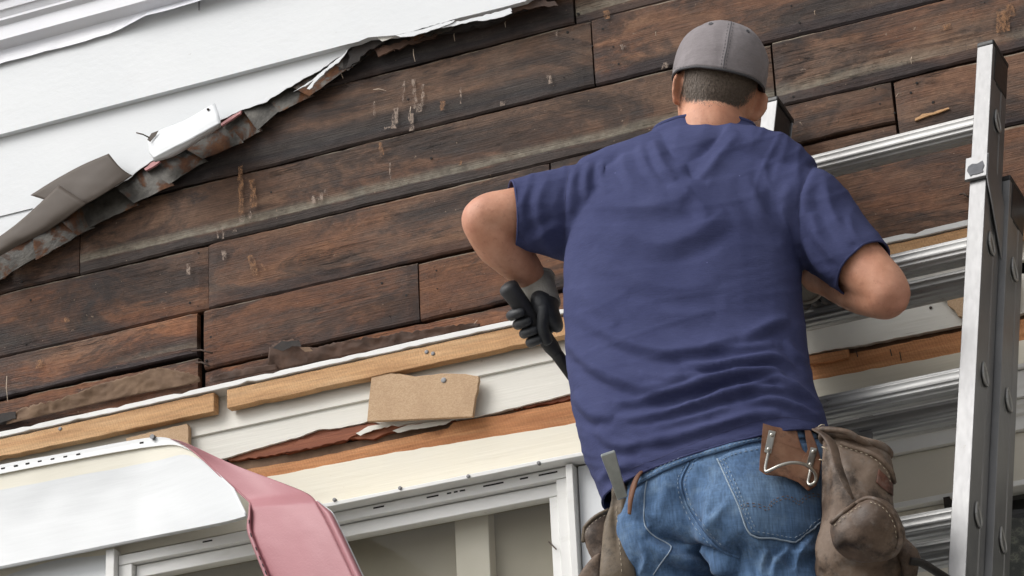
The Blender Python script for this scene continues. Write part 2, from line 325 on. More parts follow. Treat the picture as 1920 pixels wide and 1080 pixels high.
courses = [  # (bottom, top, butt joints)
    (4.085, 4.3105, [-.742, -.216, .52, 1.27]), (4.313, 4.4715, [-.727, .10, .86, 1.5]), (4.474, 4.6265, [-1.06, .612, 1.36]),
    (4.629, 4.7888, [-1.5, .215, .98]), (4.791, 4.9475, [-.9, .178, 1.2]), (4.95, 5.10, [-1.2, -.2, .6]), (5.105, 5.26, [-.6, .4, 1.3]), (5.265, 5.42, [-1.0, .0, .9])]
sd = 0
for k, (z0, z1, js) in enumerate(courses):
    us = [HU0]+js+[HU1]
    for a, b in zip(us[:-1], us[1:]):
        sd += 1; ga = Gp*random.uniform(.5, 1.3) if a > HU0 else 0
        y = random.uniform(-.003, .003)
        if k == 1 and a > .05 and a < .85:     # right of the joint the course is two narrow boards
            plank(a+ga, b-ga, z0, 4.372, y, seed=sd); sd += 1; plank(a+ga, b-ga, 4.378, z1, y-.002, seed=sd)
        elif k == 0 and abs(a-HU0) < .01:      # a split runs along the board
            plank(a+ga, b-.012, z0, 4.205, y+.003, seed=sd, wob=.005); sd += 1; plank(a+ga, b-.012, 4.2095, z1, y-.001, seed=sd)
        elif k == 0 and abs(a+.742) < .01:
            plank(a+.005, b-.001, 4.172, z1, y-.002, seed=sd, wob=.004); sd += 1; plank(a+.005, b+.3, z0, 4.168, y+.004, seed=sd, wob=.005)
        elif k == 0 and abs(a+.216) < .01:
            plank(a+.001, b-ga, 4.174, z1, y+.002, seed=sd, wob=.003); sd += 1; plank(a+.31, b-ga, z0, 4.166, y+.005, seed=sd, wob=.004)
        else:
            o = plank(a+ga, b-ga, z0, z1, y, seed=sd)
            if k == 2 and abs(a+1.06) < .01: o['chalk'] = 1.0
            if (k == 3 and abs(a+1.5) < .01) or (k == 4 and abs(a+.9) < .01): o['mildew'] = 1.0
# nail holes and old nails, pale staples and splinters: too small to pick apart
mb = MB()
for uu, yy0, zz0, r in NAILS:
    if zz0 < 5.05: mb.tube([(uu, yy0+.003, zz0), (uu, yy0-.0012, zz0)], r, 7)
tag(mb.build('nail_hole', MAT['void'], house), kind='stuff')
mb = MB()
for px, py, L, a in [(775, 92, 30, 8), (852, 60, 22, 3), (740, 85, 14, 0), (948, 40, 14, 0), (416, 256, 14, 10), (497, 215, 16, 5), (640, 135, 16, 15), (200, 360, 26, 3), (197, 390, 14, 12), (770, 200, 28, 2), (700, 168, 30, 85), (13, 705, 60, 2), (895, 600, 26, -25),
                      (1528, 20, 10, 0), (1709, 107, 16, 0), (1690, 175, 14, -60), (1500, 230, 8, 40), (530, 175, 12, 0), (1230, 60, 8, 0)]:
    L *= .8; p = P(px, py, .006); q = P(px+L*math.sin(math.radians(a)), py+L*math.cos(math.radians(a)), .010); m_ = (p+q)/2+np.array([.001, -.006, 0]); mb.tube([p, m_, q], [.0008, .0010, .0005], 5)
tag(mb.build('splinter', MAT['pale'], house), kind='stuff')
# scraped streaks and dried adhesive left by the old underlay
def mat_mark(name, col):
    g = NT(name); p = g.pos(); a = g.ramp(g.noise(g.map(p, (1, 1, .5)), 130, 5, .7), [(.40, 0.), (.58, .75)]); tr = g.n('ShaderNodeBsdfTransparent'); g.done(col, .8)
    mx = g.n('ShaderNodeMixShader', {0: a, 1: tr.outputs[0], 2: g.b.outputs[0]}); g.t.links.new(mx.outputs[0], g.out.inputs[0]); return g.m
MAT['scrape'] = mat_mark('orange_scraped_wood', (.27, .135, .062)); MAT['glue'] = mat_mark('dried_pale_adhesive', (.33, .255, .205))
def marks(name, L, mat):
    v = []; f = []
    for x, y, w, h, sl in L:
        out = densify([(x, y), (x+w, y-w*.2), (x+w+sl, y+h-w*.2), (x+sl, y+h)], 5, 1.6, x*.1); n0 = len(v); v += [P(a[0], a[1], .0062) for a in out]; f.append(tuple(range(n0, n0+len(out))))
    o = mk(name, v, f, mat, house); tag(o, kind='stuff')
marks('scrape_mark', [(446, 312, 9, 92, 2), (466, 338, 12, 52, 4), (462, 480, 12, 38, 12), (488, 495, 5, 12, 6), (826, 190, 9, 18, -2), (1764, 46, 18, 12, 0), (1868, 22, 26, 40, 0), (1884, 8, 16, 24, 4), (66, 676, 14, 16, 0), (708, 268, 8, 24, 4), (860, 300, 5, 10, 0), (1130, 20, 10, 16, 4), (120, 598, 10, 7, 0)], MAT['scrape'])
marks('glue_mark', [(736, 204, 12, 38, -3), (772, 150, 7, 55, 4), (790, 158, 5, 40, 0), (766, 214, 9, 32, 2), (780, 195, 12, 16, 0), (757, 150, 3, 40, -4), (582, 368, 9, 14, 2), (598, 362, 9, 14, -2), (608, 354, 6, 12, 0), (404, 428, 5, 20, 2), (416, 426, 4, 22, 0), (436, 430, 8, 6, 0), (350, 494, 7, 22, 0), (1024, 142, 9, 16, 3), (938, 190, 8, 9, 0), (862, 165, 3, 30, 0), (700, 190, 4, 26, 0), (1244, 118, 12, 12, -4), (1162, 84, 5, 10, 3), (1166, 86, 8, 4, 0), (415, 470, 8, 18, 3), (448, 405, 10, 12, 0), (466, 396, 5, 14, 0), (1498, 130, 10, 4, 3), (1040, 60, 4, 12, 2), (730, 305, 3, 30, 0), (720, 238, 14, 5, 0)], MAT['glue'])
# fresh split on the narrow board and two bent nails at the joint
slab('splinter_scar', [(1716, 222), (1730, 214), (1750, 210), (1779, 201), (1780, 204), (1752, 214), (1732, 220), (1714, 226)], .0045, .004, MAT['furring'], house, 1.2, 8, 3)
for a, b in (((360, 658), (398, 662)), ((368, 680), (392, 686)), ((1800, 364), (1817, 370))):
    mb = MB(); p, q = P(*a, .004), P(*b, .022); mb.tube([p, (p+q)/2+np.array([0, -.004, .003]), q], .0022, 6).build('bent_nail', MAT['darknail'], house, True)

# ---- upper white siding: two courses with a torn lower edge, the step flashing behind it
TORN = [(0, 470), (58, 441), (112, 410), (180, 366), (238, 338), (262, 318), (290, 299), (352, 264), (410, 226), (452, 208), (500, 190), (538, 166), (600, 131), (640, 104), (655, 90)]
LIPR = [(672, 78), (690, 70), (740, 66), (792, 55), (850, 36), (896, 25), (948, 12), (985, 2), (1010, -16), (1070, -60)]
def line_y(z, x, d):
    lo, hi = -600., 1700.
    for _ in range(40):
        mid = (lo+hi)/2
        if P(x, mid, d)[2] > z: lo = mid
        else: hi = mid
    return (lo+hi)/2
zA = P(300, 174, .052)[2]; zH = P(30, 397, .052)[2]
def course_px(z, x0, x1, d, n=6): return [(x, line_y(z, x, d)) for x in np.linspace(x0, x1, n)]
top = course_px(5.22, -500, 1250, .04, 4)
o = slab('siding_course', top+LIPR[::-1]+course_px(zA, 650, -500, .052, 5), .050, .016, MAT['white'], house, 0, 1e4)
low1 = course_px(zH, -500, -60, .050, 3)+course_px(zH, -50, 60, .05, 3)+[(112, 412)]+TORN[3:]
slab('siding_course', densify(course_px(zA+.01, 668, -500, .034, 5), 1e4)[:5]+low1, .0335, .0018, MAT['white'], house, 1.5, 8, 3, keep=(0, 1, 2, 3, 4, 5, 6, 7, 8, 9))
low0 = [(-500, 760), (-60, 505), (0, 472), (58, 441), (112, 410)]
slab('siding_course', course_px(zH+.01, 130, -500, .030, 4)+low0, .0300, .0018, MAT['white'], house, 1.2, 8, 5, keep=(0, 1, 2, 3, 4))
# dark underlayment just below the torn lip, and torn white shards
slab('underlayment', [(640, 100), (672, 74), (760, 58), (850, 30), (990, -8), (1060, -40), (1050, -10), (1000, 10), (960, 22), (930, 40), (880, 52), (820, 62), (770, 72), (735, 88), (690, 96), (655, 122), (630, 135)], .020, .012, MAT['tar'], house, 3.5, 8, 2)
for i, (pts, d) in enumerate([([(742, 67), (800, 50), (852, 37), (850, 42), (800, 60), (760, 70)], .05), ([(790, 55), (850, 42), (905, 30), (958, 14), (960, 20), (925, 32), (880, 42), (830, 52)], .047),
        ([(895, 38), (925, 27), (956, 20), (960, 24), (935, 33), (905, 40)], .056), ([(550, 172), (585, 150), (625, 118), (646, 100), (652, 92), (640, 112), (600, 142), (566, 165)], .052), ([(575, 166), (588, 150), (612, 132), (594, 152), (580, 168)], .06),
        ([(705, 70), (745, 62), (790, 55), (780, 62), (740, 70), (716, 78)], .044)]):
    slab('siding_shard', pts, d, .0015, MAT['white'] if i != 5 else MAT['whitish'], house, 1.6, 7, i)
for i, pts in enumerate([[(872, 26), (905, 14), (960, 6), (1000, 0), (1040, 2), (1046, 10), (1010, 14), (975, 18), (940, 28), (915, 30), (890, 34)], [(655, 100), (676, 72), (700, 70), (720, 78), (700, 90), (672, 112), (650, 128)], [(765, 68), (790, 60), (850, 46), (846, 56), (800, 66), (775, 76)], [(700, 92), (760, 76), (820, 62), (815, 70), (760, 86), (712, 104)]]):
    slab('torn_paper_edge', pts, .036-.004*i, .004, [MAT['darkpaper'], MAT['tar'], MAT['rust'], MAT['darkpaper']][i], house, 3.0, 6, 11+i)
# step flashing, piece over piece along the old roof line
LOWB = [(-60, 552), (0, 522), (67, 486), (144, 440), (167, 425), (251, 379), (317, 343), (380, 296), (447, 267), (483, 242), (523, 208), (580, 178), (653, 130), (705, 94)]
UPB = [(-60, 500), (0, 466), (60, 436), (104, 404), (150, 384), (205, 342), (262, 312), (330, 270), (405, 226), (452, 202), (500, 184), (540, 160), (612, 116), (668, 74)]
jog = [0, 3, -2, 4, 6, 9, 8, 10, 4, 8, 2, 6, 0, 0]
for i in range(len(LOWB)-1):
    a, b = LOWB[i], LOWB[i+1]; c, e = UPB[i+1], UPB[i]; j = jog[i+1]; t = .030 if i % 2 else .024
    q = [e, c, (c[0]+14, c[1]-6), (b[0]+10, b[1]+j-4), (b[0]-2, b[1]+j), (a[0], a[1]+2)]
    slab('step_flashing', q, (lambda x, y, t=t, b=b, e=e: t-.012*min(1, max(0, (x-e[0])/(b[0]-e[0]+1)))), .0015, MAT['rust'], house, 1.0, 12, 20+i)
# slivers of pink backing behind the torn edge
for i, pts in enumerate([[(413, 232), (430, 220), (452, 207), (451, 213), (420, 232), (415, 236)], [(270, 316), (290, 301), (300, 303), (285, 314), (272, 320)]]):
    slab('backing_sliver', pts, .034, .006, MAT['foam'], house, .8, 8, i)

# ---- eave: cornice moulding and soffit, its lower flange dented
zc = P(100, 68, .055)[2]; d2 = .082; z2 = P(100, 48, d2)[2]; zt = P(80, 28, d2)[2]
prof = [(.058, P(75, 100, .058)[2]), (.055, zc), (d2, z2), (d2, zt), (d2+.012, zt+.008), (d2+.012, zt+.014), (d2+.018, zt+.030), (d2+.022, zt+.030), (d2+.024, zt+.05), (d2+.030, zt+.055), (d2+.034, zt+.09), (.0, zt+.2)]
us = np.linspace(HU0, 1.0, 90); v = []; f = []; K = len(prof)
for i, u in enumerate(us):
    w = .006*noise.noise((u*4, 1.1, 0))+.004*noise.noise((u*13, 4.1, 0))
    if u > -.95: w += .014*min(1, (u+.95)/.1)
    for k, (d, z) in enumerate(prof):
        v.append((u, -(d+(abs(w)*1.2 if k == 0 else 0)), z+(w if k == 0 else 0)))
f = [(i*K+k, i*K+k+1, (i+1)*K+k+1, (i+1)*K+k) for i in range(len(us)-1) for k in range(K-1)]+[tuple(range(K))]
mk('eave_moulding', v, f, MAT['soffit'], house)
mb = MB(); uj = P(373, 8, .06)[0]; mb.box((uj, -.060, (prof[0][1]+zc)/2), (.0012, 0, 0), (0, .002, 0), (0, 0, (zc-prof[0][1])/2)); mb.build('seam', MAT['nail'], house)

# ---- cream clapboards, the ledge above them and the furring strips
def bar(name, u0, u1, z0, z1, d, th, mat, wob=.0012, seed=0, chip=0.0, parent=None, bev=.0012):
    n = max(4, int((u1-u0)/.02)); v = []
    for i, u in enumerate(np.linspace(u0, u1, n+1)):
        a = z0+wob*(noise.noise((u*9, seed*2.3, 0))+.7*noise.noise((u*47, seed*2.3, 4.))); b = z1+wob*(noise.noise((u*9, seed*2.3, 9.))+.7*noise.noise((u*47, seed*2.3, 14.)))
        if chip: b -= chip*max(0, noise.noise((u*31, seed, 20.))-.12)*2; a += chip*max(0, noise.noise((u*31, seed, 30.))-.15)*2
        v += [(u, -d, a), (u, -d, b), (u, -d+th, b), (u, -d+th, a)]
    f = [(i*4+k, i*4+(k+1) % 4, (i+1)*4+(k+1) % 4, (i+1)*4+k) for i in range(n) for k in range(4)]+[(3, 2, 1, 0), (n*4, n*4+1, n*4+2, n*4+3)]
    o = mk(name, v, f, mat, parent or house)
    bm = bmesh.new(); bm.from_mesh(o.data); bmesh.ops.recalc_face_normals(bm, faces=bm.faces); bm.to_mesh(o.data); bm.free()
    if bev: bevel(o, bev)
    return o
zE1 = P(500, 700, .062)[2]; zE0 = P(500, 710, .062)[2]
bar('ledge_trim', HU0, HU1, zE0, zE1, .062, .062, MAT['white_trim'], .0012, 1, .006)
zf1 = P(640, 684, .056)[2]; zf0 = P(640, 720, .056)[2]
zl = P(640, 760, .036)[2]                      # lap of the first clapboard
zl2 = P(960, 765, .034)[2]
def clap(z0, z1, dtop, dbot, th, mat, u0=HU0, u1=HU1, seed=0):
    n = 60; v = []
    for i, u in enumerate(np.linspace(u0, u1, n+1)):
        w = .0012*noise.noise((u*6, seed, 0)); v += [(u, -dbot+w, z0+w), (u, -dtop+w, z1), (u, -dtop+th, z1), (u, -dbot+th, z0+w)]
    f = [(i*4+k, (i+1)*4+k, (i+1)*4+(k+1) % 4, i*4+(k+1) % 4) for i in range(n) for k in range(4)]+[(0, 1, 2, 3), (n*4+3, n*4+2, n*4+1, n*4)]
    o = mk('clapboard', v, f, mat, house); bevel(o, .0015); return o
clap(zl, zE0+.001, .022, .036, .014, MAT['whitish'], seed=1)
f1e = P(402, 750, .056)[0]; f2s = P(426, 745, .056)[0]
o = bar('furring_strip', HU0, f1e, zf0, zf1, .058, .022, MAT['furring'], .0012, 2, .003); o['label'] = 'left furring strip of new rough sawn wood'
o = bar('furring_strip', f2s, HU1, zf0, zf1, .058, .022, MAT['furring'], .0012, 3, .003); o['label'] = 'long furring strip of new rough sawn wood, with knots'
def nail_at(px, py, d, r=.0045, name='nail_head', mat='nail'):
    mb = MB(); p = P(px, py, d); mb.tube([p+np.array([0, .006, 0]), p+np.array([0, -.0015, 0]), p+np.array([0, -.0022, 0])], [r, r, r*.6], 9); return mb.build(name, MAT[mat], house)
for q in ((113, 804), (812, 663), (800, 660)): nail_at(*q, .058)
# torn second clapboard: its lower edge broken away, red cedar split showing
TE = [(1760, 618), (1640, 642), (1515, 664), (1300, 700), (1075, 737), (1000, 755), (960, 765), (930, 773), (891, 782), (850, 786), (745, 797), (690, 790), (639, 802), (595, 805), (564, 818), (485, 840), (422, 859), (380, 868), (300, 890), (100, 935), (-300, 1020)]
zt2 = zl+.012
up = course_px(zt2, -300, 1800, .022, 5)
slab('clapboard', up+[(2200, 525), (2100, 548), (1900, 590), (1798, 611)]+TE, .030, .012, MAT['whitish'], house, 1.3, 10, 4, keep=(0, 1, 2, 3, 4, 5))
slab('split_cedar', [(1075, 730), (1000, 748), (950, 760), (890, 778), (840, 782), (760, 790), (690, 780), (600, 796), (540, 812), (470, 838), (420, 855), (430, 865), (500, 855), (560, 845), (645, 828), (650, 822), (700, 822), (745, 805), (775, 800), (830, 795), (880, 776), (940, 770), (1000, 762), (1075, 748)], .0235, .012, MAT['cedar'], house, 2.2, 7, 6)
slab('split_cedar', [(560, 826), (620, 810), (690, 795), (735, 797), (700, 806), (672, 812), (650, 824), (600, 836), (530, 850)], .028, .006, MAT['cedar'], house, 2.0, 6, 9)
slab('paint_flake', [(667, 812), (690, 800), (718, 794), (740, 796), (700, 806), (676, 816)], .032, .002, MAT['whitish'], house, 1.2, 6, 5)
slab('paint_flake', [(736, 808), (765, 797), (800, 792), (845, 788), (836, 795), (800, 801), (770, 805), (745, 812)], .031, .002, MAT['whitish'], house, 1.2, 6, 8)
slab('backing_board', [(400, 868), (480, 862), (560, 848), (640, 832), (700, 822), (760, 805), (850, 782), (1000, 752), (1300, 690), (2200, 510), (2200, 560), (1300, 740), (1075, 775), (840, 815), (645, 860), (470, 900), (380, 920)], .0145, .006, MAT['paper'], house, 0, 1e4)
fo = slab('fresh_wood_strip', [(440, 886), (472, 878), (560, 864), (645, 846), (740, 824), (840, 803), (850, 791), (880, 787), (960, 774), (1075, 752), (1300, 706), (1530, 665), (1560, 660), (1565, 668), (1600, 662), (1798, 622), (1900, 602), (2200, 540), (2200, 600), (1900, 645), (1797, 664), (1520, 716), (1300, 752), (1075, 795), (960, 814), (708, 855), (504, 895), (440, 908)], .027, .013, MAT['fresh'], house, .9, 14, 3)
fo['label'] = 'fresh orange wood laid bare where the clapboard broke off'
slab('fresh_wood_splinter', [(1515, 672), (1540, 664), (1590, 655), (1591, 670), (1560, 676), (1516, 682)], .034, .008, MAT['fresh'], house, .9, 8, 7)
# frieze board below, down to the drip cap
zF = P(840, 898, .075)[2]; zF0 = P(840, 906, .075)[2]
def frz(x, y): return .030
slab('frieze_board', [(-400, 1080), (300, 935), (440, 906), (504, 894), (708, 854), (960, 813), (1075, 794), (1300, 751), (1520, 714), (1797, 662), (2200, 580)]+course_px(zF-.004, 2150, -400, .03, 3), .032, .014, MAT['cream'], house, 1.0, 16, 12, keep=(10, 11, 12))
b1 = P(690, 791, .05)
slab('particle_board', [(697, 702), (749, 700), (778, 706), (800, 703), (828, 700), (872, 701), (897, 705), (896, 722), (891, 745), (886, 781), (688, 790), (692, 745)], .056, .009, MAT['particle'], house, 1.2, 8, 3, keep=(8, 9, 10, 11), bev=.0008)['label'] = 'rough rectangle of particle board nailed over the clapboards'
nail_at(832, 713, .056, .006)
slab('particle_board', [(236, 822), (290, 808), (350, 794), (353, 800), (354, 850), (300, 862), (240, 850)], .050, .013, MAT['particle'], house, 1.0, 8, 6, bev=.0008)['label'] = 'small offcut of particle board behind the bent siding'
slab('particle_board', [(1742, 540), (1812, 524), (1902, 505), (1908, 560), (1890, 578), (1812, 594), (1797, 592), (1789, 578), (1778, 572), (1772, 558), (1758, 552)], .046, .012, MAT['particle'], house, 2.4, 6, 8)['label'] = 'chewed strip of particle board behind the ladder rail'
nail_at(1745, 577, .0305, .003, mat='darknail'); nail_at(1660, 697, .027, .002, mat='darknail')
for x, y, L in ((1687, 660, 16), (1669, 655, 12), (1605, 655, 14)):
    mb = MB(); mb.tube([P(x, y, .029), P(x+3, y+L, .034)], .0012, 5).build('nail_shank', MAT['darknail'], house)
# loose building paper along the bottom of the sheathing
def paper(pts_top, pts_bot, d0, d1, mat, seed, n=90, r=12):
    a, b = spline(pts_top, n), spline(pts_bot, n); G = []
    for i in range(r):
        t = i/(r-1); row = []
        for j in range(n):
            q = a[j]*(1-t)+b[j]*t; q = q+np.array([0, (1-t)*(5*noise.noise((j*.22, seed, 0))+4*noise.noise((j*.6, seed, 3.))+3*abs(noise.noise((j*1.4, seed, 5.))))])
            dd = d0*(1-t)+d1*t+.0065*noise.noise((q[0]*.024, q[1]*.035, seed))+.0035*(.5-abs(noise.noise((q[0]*.05+9, q[1]*.06, seed)))*1.6)+.0012*noise.noise((q[0]*.16, q[1]*.2, seed))
            row.append(P(q[0], q[1], max(dd, .007)))
        G.append(row)
    o = grid_mesh('building_paper', G, mat, house, .0006); return o
paper([(15, 776), (70, 757), (130, 742), (190, 718), (250, 704), (290, 690), (340, 696), (374, 706)], [(12, 796), (70, 782), (130, 768), (190, 754), (250, 741), (290, 733), (340, 724), (376, 716)], .015, .009, MAT['paper'], 3)['label'] = 'crumpled tan building paper'
paper([(505, 650), (540, 636), (580, 652), (640, 640), (700, 632), (760, 622), (830, 612), (900, 604)], [(500, 698), (540, 690), (580, 681), (640, 668), (700, 656), (760, 643), (830, 629), (900, 615)], .016, .009, MAT['darkpaper'], 8)['label'] = 'dark building paper hanging in a torn strip'
paper([(395, 706), (430, 696), (470, 688), (520, 682)], [(392, 718), (430, 711), (470, 703), (520, 693)], .011, .009, MAT['darkpaper'], 12, 30, 6)
slab('paper_flap', [(510, 652), (528, 640), (560, 638), (565, 648), (548, 650), (530, 658)], .034, .001, MAT['tar'], house, 1.0, 6, 4)
slab('paper_flap', [(562, 652), (580, 650), (586, 658), (572, 660)], .036, .001, MAT['paper'], house, .6, 6, 5)
slab('dark_block', [(-30, 780), (0, 775), (28, 772), (30, 786), (0, 792), (-30, 800)], .016, .012, MAT['tar'], house, 2.0, 6, 5)

# ---- drip cap, windows and the siding between them
o = bar('drip_cap', P(470, 960, .075)[0], HU1, zF0, zF, .078, .046, MAT['white_trim'], .0008, 31)
bar('drip_cap_flashing', P(470, 960, .075)[0], HU1, zF+.0005, zF+.012, .040, .008, MAT['white_trim'], .0006, 33)
for q in ((627, 937), (878, 893), (750, 915), (1010, 868)): nail_at(*q, .0795, .004)

def window(u0, u1, ztop, zbot, casing, sash, name_mat, label, glassmat, inner):
    "casing, sash, pane; u0..u1 and ztop are the outside of the casing"
    w = empty('window', ((u0+u1)/2, 0, zbot)); w.parent = house
    w.matrix_parent_inverse = house.matrix_basis.inverted(); w['label'] = label
    bar('head_casing', u0, u1, ztop-casing, ztop, .044, .06, name_mat, .0005, 1, 0, w)
    for k, (a, b) in enumerate(((u0, u0+casing*.8), (u1-casing*.8, u1))): bar('side_casing', a, b, zbot, ztop-casing-.0005, .043, .06, name_mat, .0005, 2, 0, w)
    bar('sash', u0+casing*.8+.003, u1-casing*.8-.003, ztop-casing-.002-sash, ztop-casing-.002, .026, .03, name_mat, .0004, 3, 0, w)
    for a, b in ((u0+casing*.8+.003, u0+casing*.8+.003+sash*.62), (u1-casing*.8-.003-sash*.62, u1-casing*.8-.003)): bar('sash', a, b, zbot+.03, ztop-casing-.0025-sash, .0255, .03, name_mat, .0004, 4, 0, w)
    bar('sill', u0-.02, u1+.02, zbot, zbot+.03, .09, .12, name_mat, .0005, 5, 0, w)
    mk('pane', [(u0+casing, -.012, zbot+.03), (u1-casing, -.012, zbot+.03), (u1-casing, -.012, ztop-casing), (u0+casing, -.012, ztop-casing)], [(0, 1, 2, 3)], glassmat, w)
    return w
def mat_glass():
    g = NT('window_glass'); tr = g.n('ShaderNodeBsdfTransparent', {0: (.93, .94, .93)}); gl = g.n('ShaderNodeBsdfGlossy', {0: (1, 1, 1), 'Roughness': .02}); fr_ = g.n('ShaderNodeFresnel', {0: 1.40}); fr = g.n('ShaderNodeMath', {0: fr_.outputs[0], 1: .45}, operation='MULTIPLY')
    mx = g.n('ShaderNodeMixShader', {0: fr.outputs[0], 1: tr.outputs[0], 2: gl.outputs[0]}); g.t.links.new(mx.outputs[0], g.out.inputs[0]); return g.m
MAT['glass'] = mat_glass()
wl0 = P(222, 1040, .044)[0]; wl1 = P(1066, 900, .044)[0]; wt = zF0-.002
# build the left window from its traced lines
zt_c = P(840, 906, .045)[2]; zc0 = P(840, 938, .045)[2]; zs0 = P(840, 970, .026)[2]; zb = 2.95
win = empty('window', ((wl0+wl1)/2, 0, zb)); win.parent = house; win.matrix_parent_inverse = house.matrix_basis.inverted(); win['label'] = 'white framed window at the bottom left with a pale stud behind the glass'
sx0, sx1 = P(247, 1060, .044)[0], P(1045, 950, .044)[0]; gx0, gx1 = P(258, 1070, .026)[0], P(1031, 950, .026)[0]
bar('head_casing', wl0, wl1, zc0, zF0-.002, .044, .05, MAT['white_trim'], .0006, 1, 0, win)
bar('jamb', wl0, sx0, zb, zc0-.001, .043, .05, MAT['white_trim'], .0005, 2, 0, win); bar('jamb', sx1, wl1, zb, zc0-.001, .043, .05, MAT['white_trim'], .0005, 3, 0, win)
bar('sash_rail', sx0+.002, sx1-.002, zs0, zc0-.002, .028, .03, MAT['white_trim'], .0006, 4, 0, win)
bar('sash_stile', sx0+.002, gx0, zb+.03, zs0-.001, .0275, .03, MAT['white_trim'], .0005, 5, 0, win); bar('sash_stile', gx1, sx1-.002, zb+.03, zs0-.001, .0275, .03, MAT['white_trim'], .0005, 6, 0, win)
bar('sill', wl0-.03, wl1+.03, zb, zb+.03, .09, .12, MAT['white_trim'], .0005, 7, 0, win)
bar('edge_bead', wl1+.001, wl1+.016, zb, zF0-.004, .060, .05, MAT['white_trim'], .0005, 8, 0, win); bar('edge_bead', wl0-.022, wl0-.001, zb, P(215, 1028, .06)[2], .060, .05, MAT['white_trim'], .0005, 9, 0, win)
mk('pane', [(sx0, -.010, zb+.02), (sx1, -.010, zb+.02), (sx1, -.010, zc0), (sx0, -.010, zc0)], [(0, 1, 2, 3)], MAT['glass'], win)
MAT['ply'] = mat_simple('tan_interior_board', (.40, .36, .28), (.50, .455, .37), .7, 0, 3, .1, 20); MAT['stud'] = mat_simple('pale_stud', (.70, .65, .54), (.78, .73, .63), .7, 0, 5, .1, 20)
bar('interior_board', sx0-.05, sx1+.05, zb-.1, zF, -.065, .012, MAT['ply'], .0002, 1, 0, win, 0)
bar('stud', P(853, 1000, -.03)[0], P(916, 1000, -.03)[0], zb, zF-.001, -.030, .034, MAT['stud'], .0004, 1, 0, win)
bar('interior_reveal', sx0-.02, sx0-.005, zb, zF-.002, .0, .06, MAT['stud'], .0002, 1, 0, win); bar('interior_reveal', sx1+.005, sx1+.02, zb, zF-.002, .0, .06, MAT['stud'], .0002, 1, 0, win)
mb = MB(); mb.tube([P(1029, 1016, .026), P(1037, 1024, .045), P(1043, 1030, .05)], .0015, 5).build('bent_nail', MAT['darknail'], win)
# slots in the head flashing
mb = MB()
for a, b in ((800, 822), (838, 846), (851, 858), (862, 872), (906, 944), (975, 990), (1010, 1045), (700, 720), (380, 398)):
    z = zc0+(zF0-zc0)*.62; p, q = P(a, line_y(z, a, .0445), .0445), P(b, line_y(z, b, .0445), .0445); mb.box(((p+q)/2)*np.array([1, 0, 0])+np.array([0, -.0442, z]), (abs(q[0]-p[0])/2, 0, 0), (0, .0006, 0), (0, 0, .0016))
tag(mb.build('slot', MAT['void'], win), kind='stuff')
# white siding right of that window, behind the man
su0 = wl1+.018
clap(3.40, zF0-.003, .036, .046, .012, MAT['white'], su0, .52, 41)
clap(3.20, 3.405, .030, .046, .012, MAT['white'], su0, .52, 42); clap(3.0, 3.205, .030, .046, .012, MAT['white'], su0, .52, 43)
# ---- right window: stepped head moulding, tan casing in its shade, lace curtain
rw0 = .53; zr1 = P(1700, 786, .07)[2]; zr2 = P(1700, 812, .06)[2]; zr3 = P(1715, 840, .05)[2]
rwin = empty('window', (1.2, 0, 2.9)); rwin.parent = house; rwin.matrix_parent_inverse = house.matrix_basis.inverted(); rwin['label'] = 'window behind the ladder with a wide tan head casing and a lace curtain'
bar('moulding', rw0, HU1, zr1, zF0-.001, .070, .05, MAT['white_trim'], .0005, 51, 0, rwin)
v = []; f = []; pr = [(.062, zr1-.001), (.060, zr1-.010), (.052, zr2+.008), (.050, zr2), (.041, zr2-.002), (.040, zr3), (.020, zr3), (.020, zr1-.001)]
for u in (rw0, HU1): v += [(u, -d, z) for d, z in pr]
n = len(pr); f = [(i, (i+1) % n, (i+1) % n+n, i+n) for i in range(n)]+[tuple(range(n))[::-1], tuple(range(n, 2*n))]
o = mk('cove_moulding', v, f, MAT['white_trim'], rwin); bevel(o, .001)
zr4 = P(1900, 916, .03)[2]
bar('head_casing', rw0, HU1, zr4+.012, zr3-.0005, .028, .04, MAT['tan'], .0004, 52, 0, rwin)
bar('casing_lip', rw0, HU1, zr4, zr4+.0115, .040, .05, MAT['white_trim'], .0005, 53, 0, rwin)
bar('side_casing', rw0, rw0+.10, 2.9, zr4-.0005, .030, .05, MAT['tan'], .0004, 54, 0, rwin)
glu = P(1860, 960, .0)[0]
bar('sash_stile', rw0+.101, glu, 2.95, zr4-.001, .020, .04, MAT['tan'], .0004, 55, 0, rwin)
def mat_lace():
    g = NT('lace_curtain'); p = g.pos(); v = g.n('ShaderNodeTexVoronoi', {'Vector': p, 'Scale': 52}, feature='SMOOTH_F1').outputs['Distance']; w = g.n('ShaderNodeTexVoronoi', {'Vector': p, 'Scale': 130}, feature='DISTANCE_TO_EDGE').outputs['Distance']
    a = g.math('MULTIPLY', g.ramp(v, [(.30, 1.), (.48, 0.)]), g.ramp(w, [(.05, 1.), (.16, .35)]))
    return g.done(g.mix(a, (.035, .040, .030), (.21, .215, .165)), .8)
MAT['lace'] = mat_lace()
G = [[(u, .045+.008*math.sin(u*70)+.004*math.sin(u*31+1), z) for u in np.linspace(glu-.05, HU1, 90)] for z in (zr4-.030, zr4-.06, 2.95)]
grid_mesh('lace_curtain', G, MAT['lace'], rwin)
bar('shaded_recess_strip', glu-.02, HU1, zr4-.030, zr4-.001, -.03, .03, MAT['void'], .0004, 56, 0, rwin)  # near-black strip standing in for the shaded recess above the curtain
mk('pane', [(glu, -.006, 2.95), (HU1, -.006, 2.95), (HU1, -.006, zr4), (glu, -.006, zr4)], [(0, 1, 2, 3)], MAT['glass'], rwin)
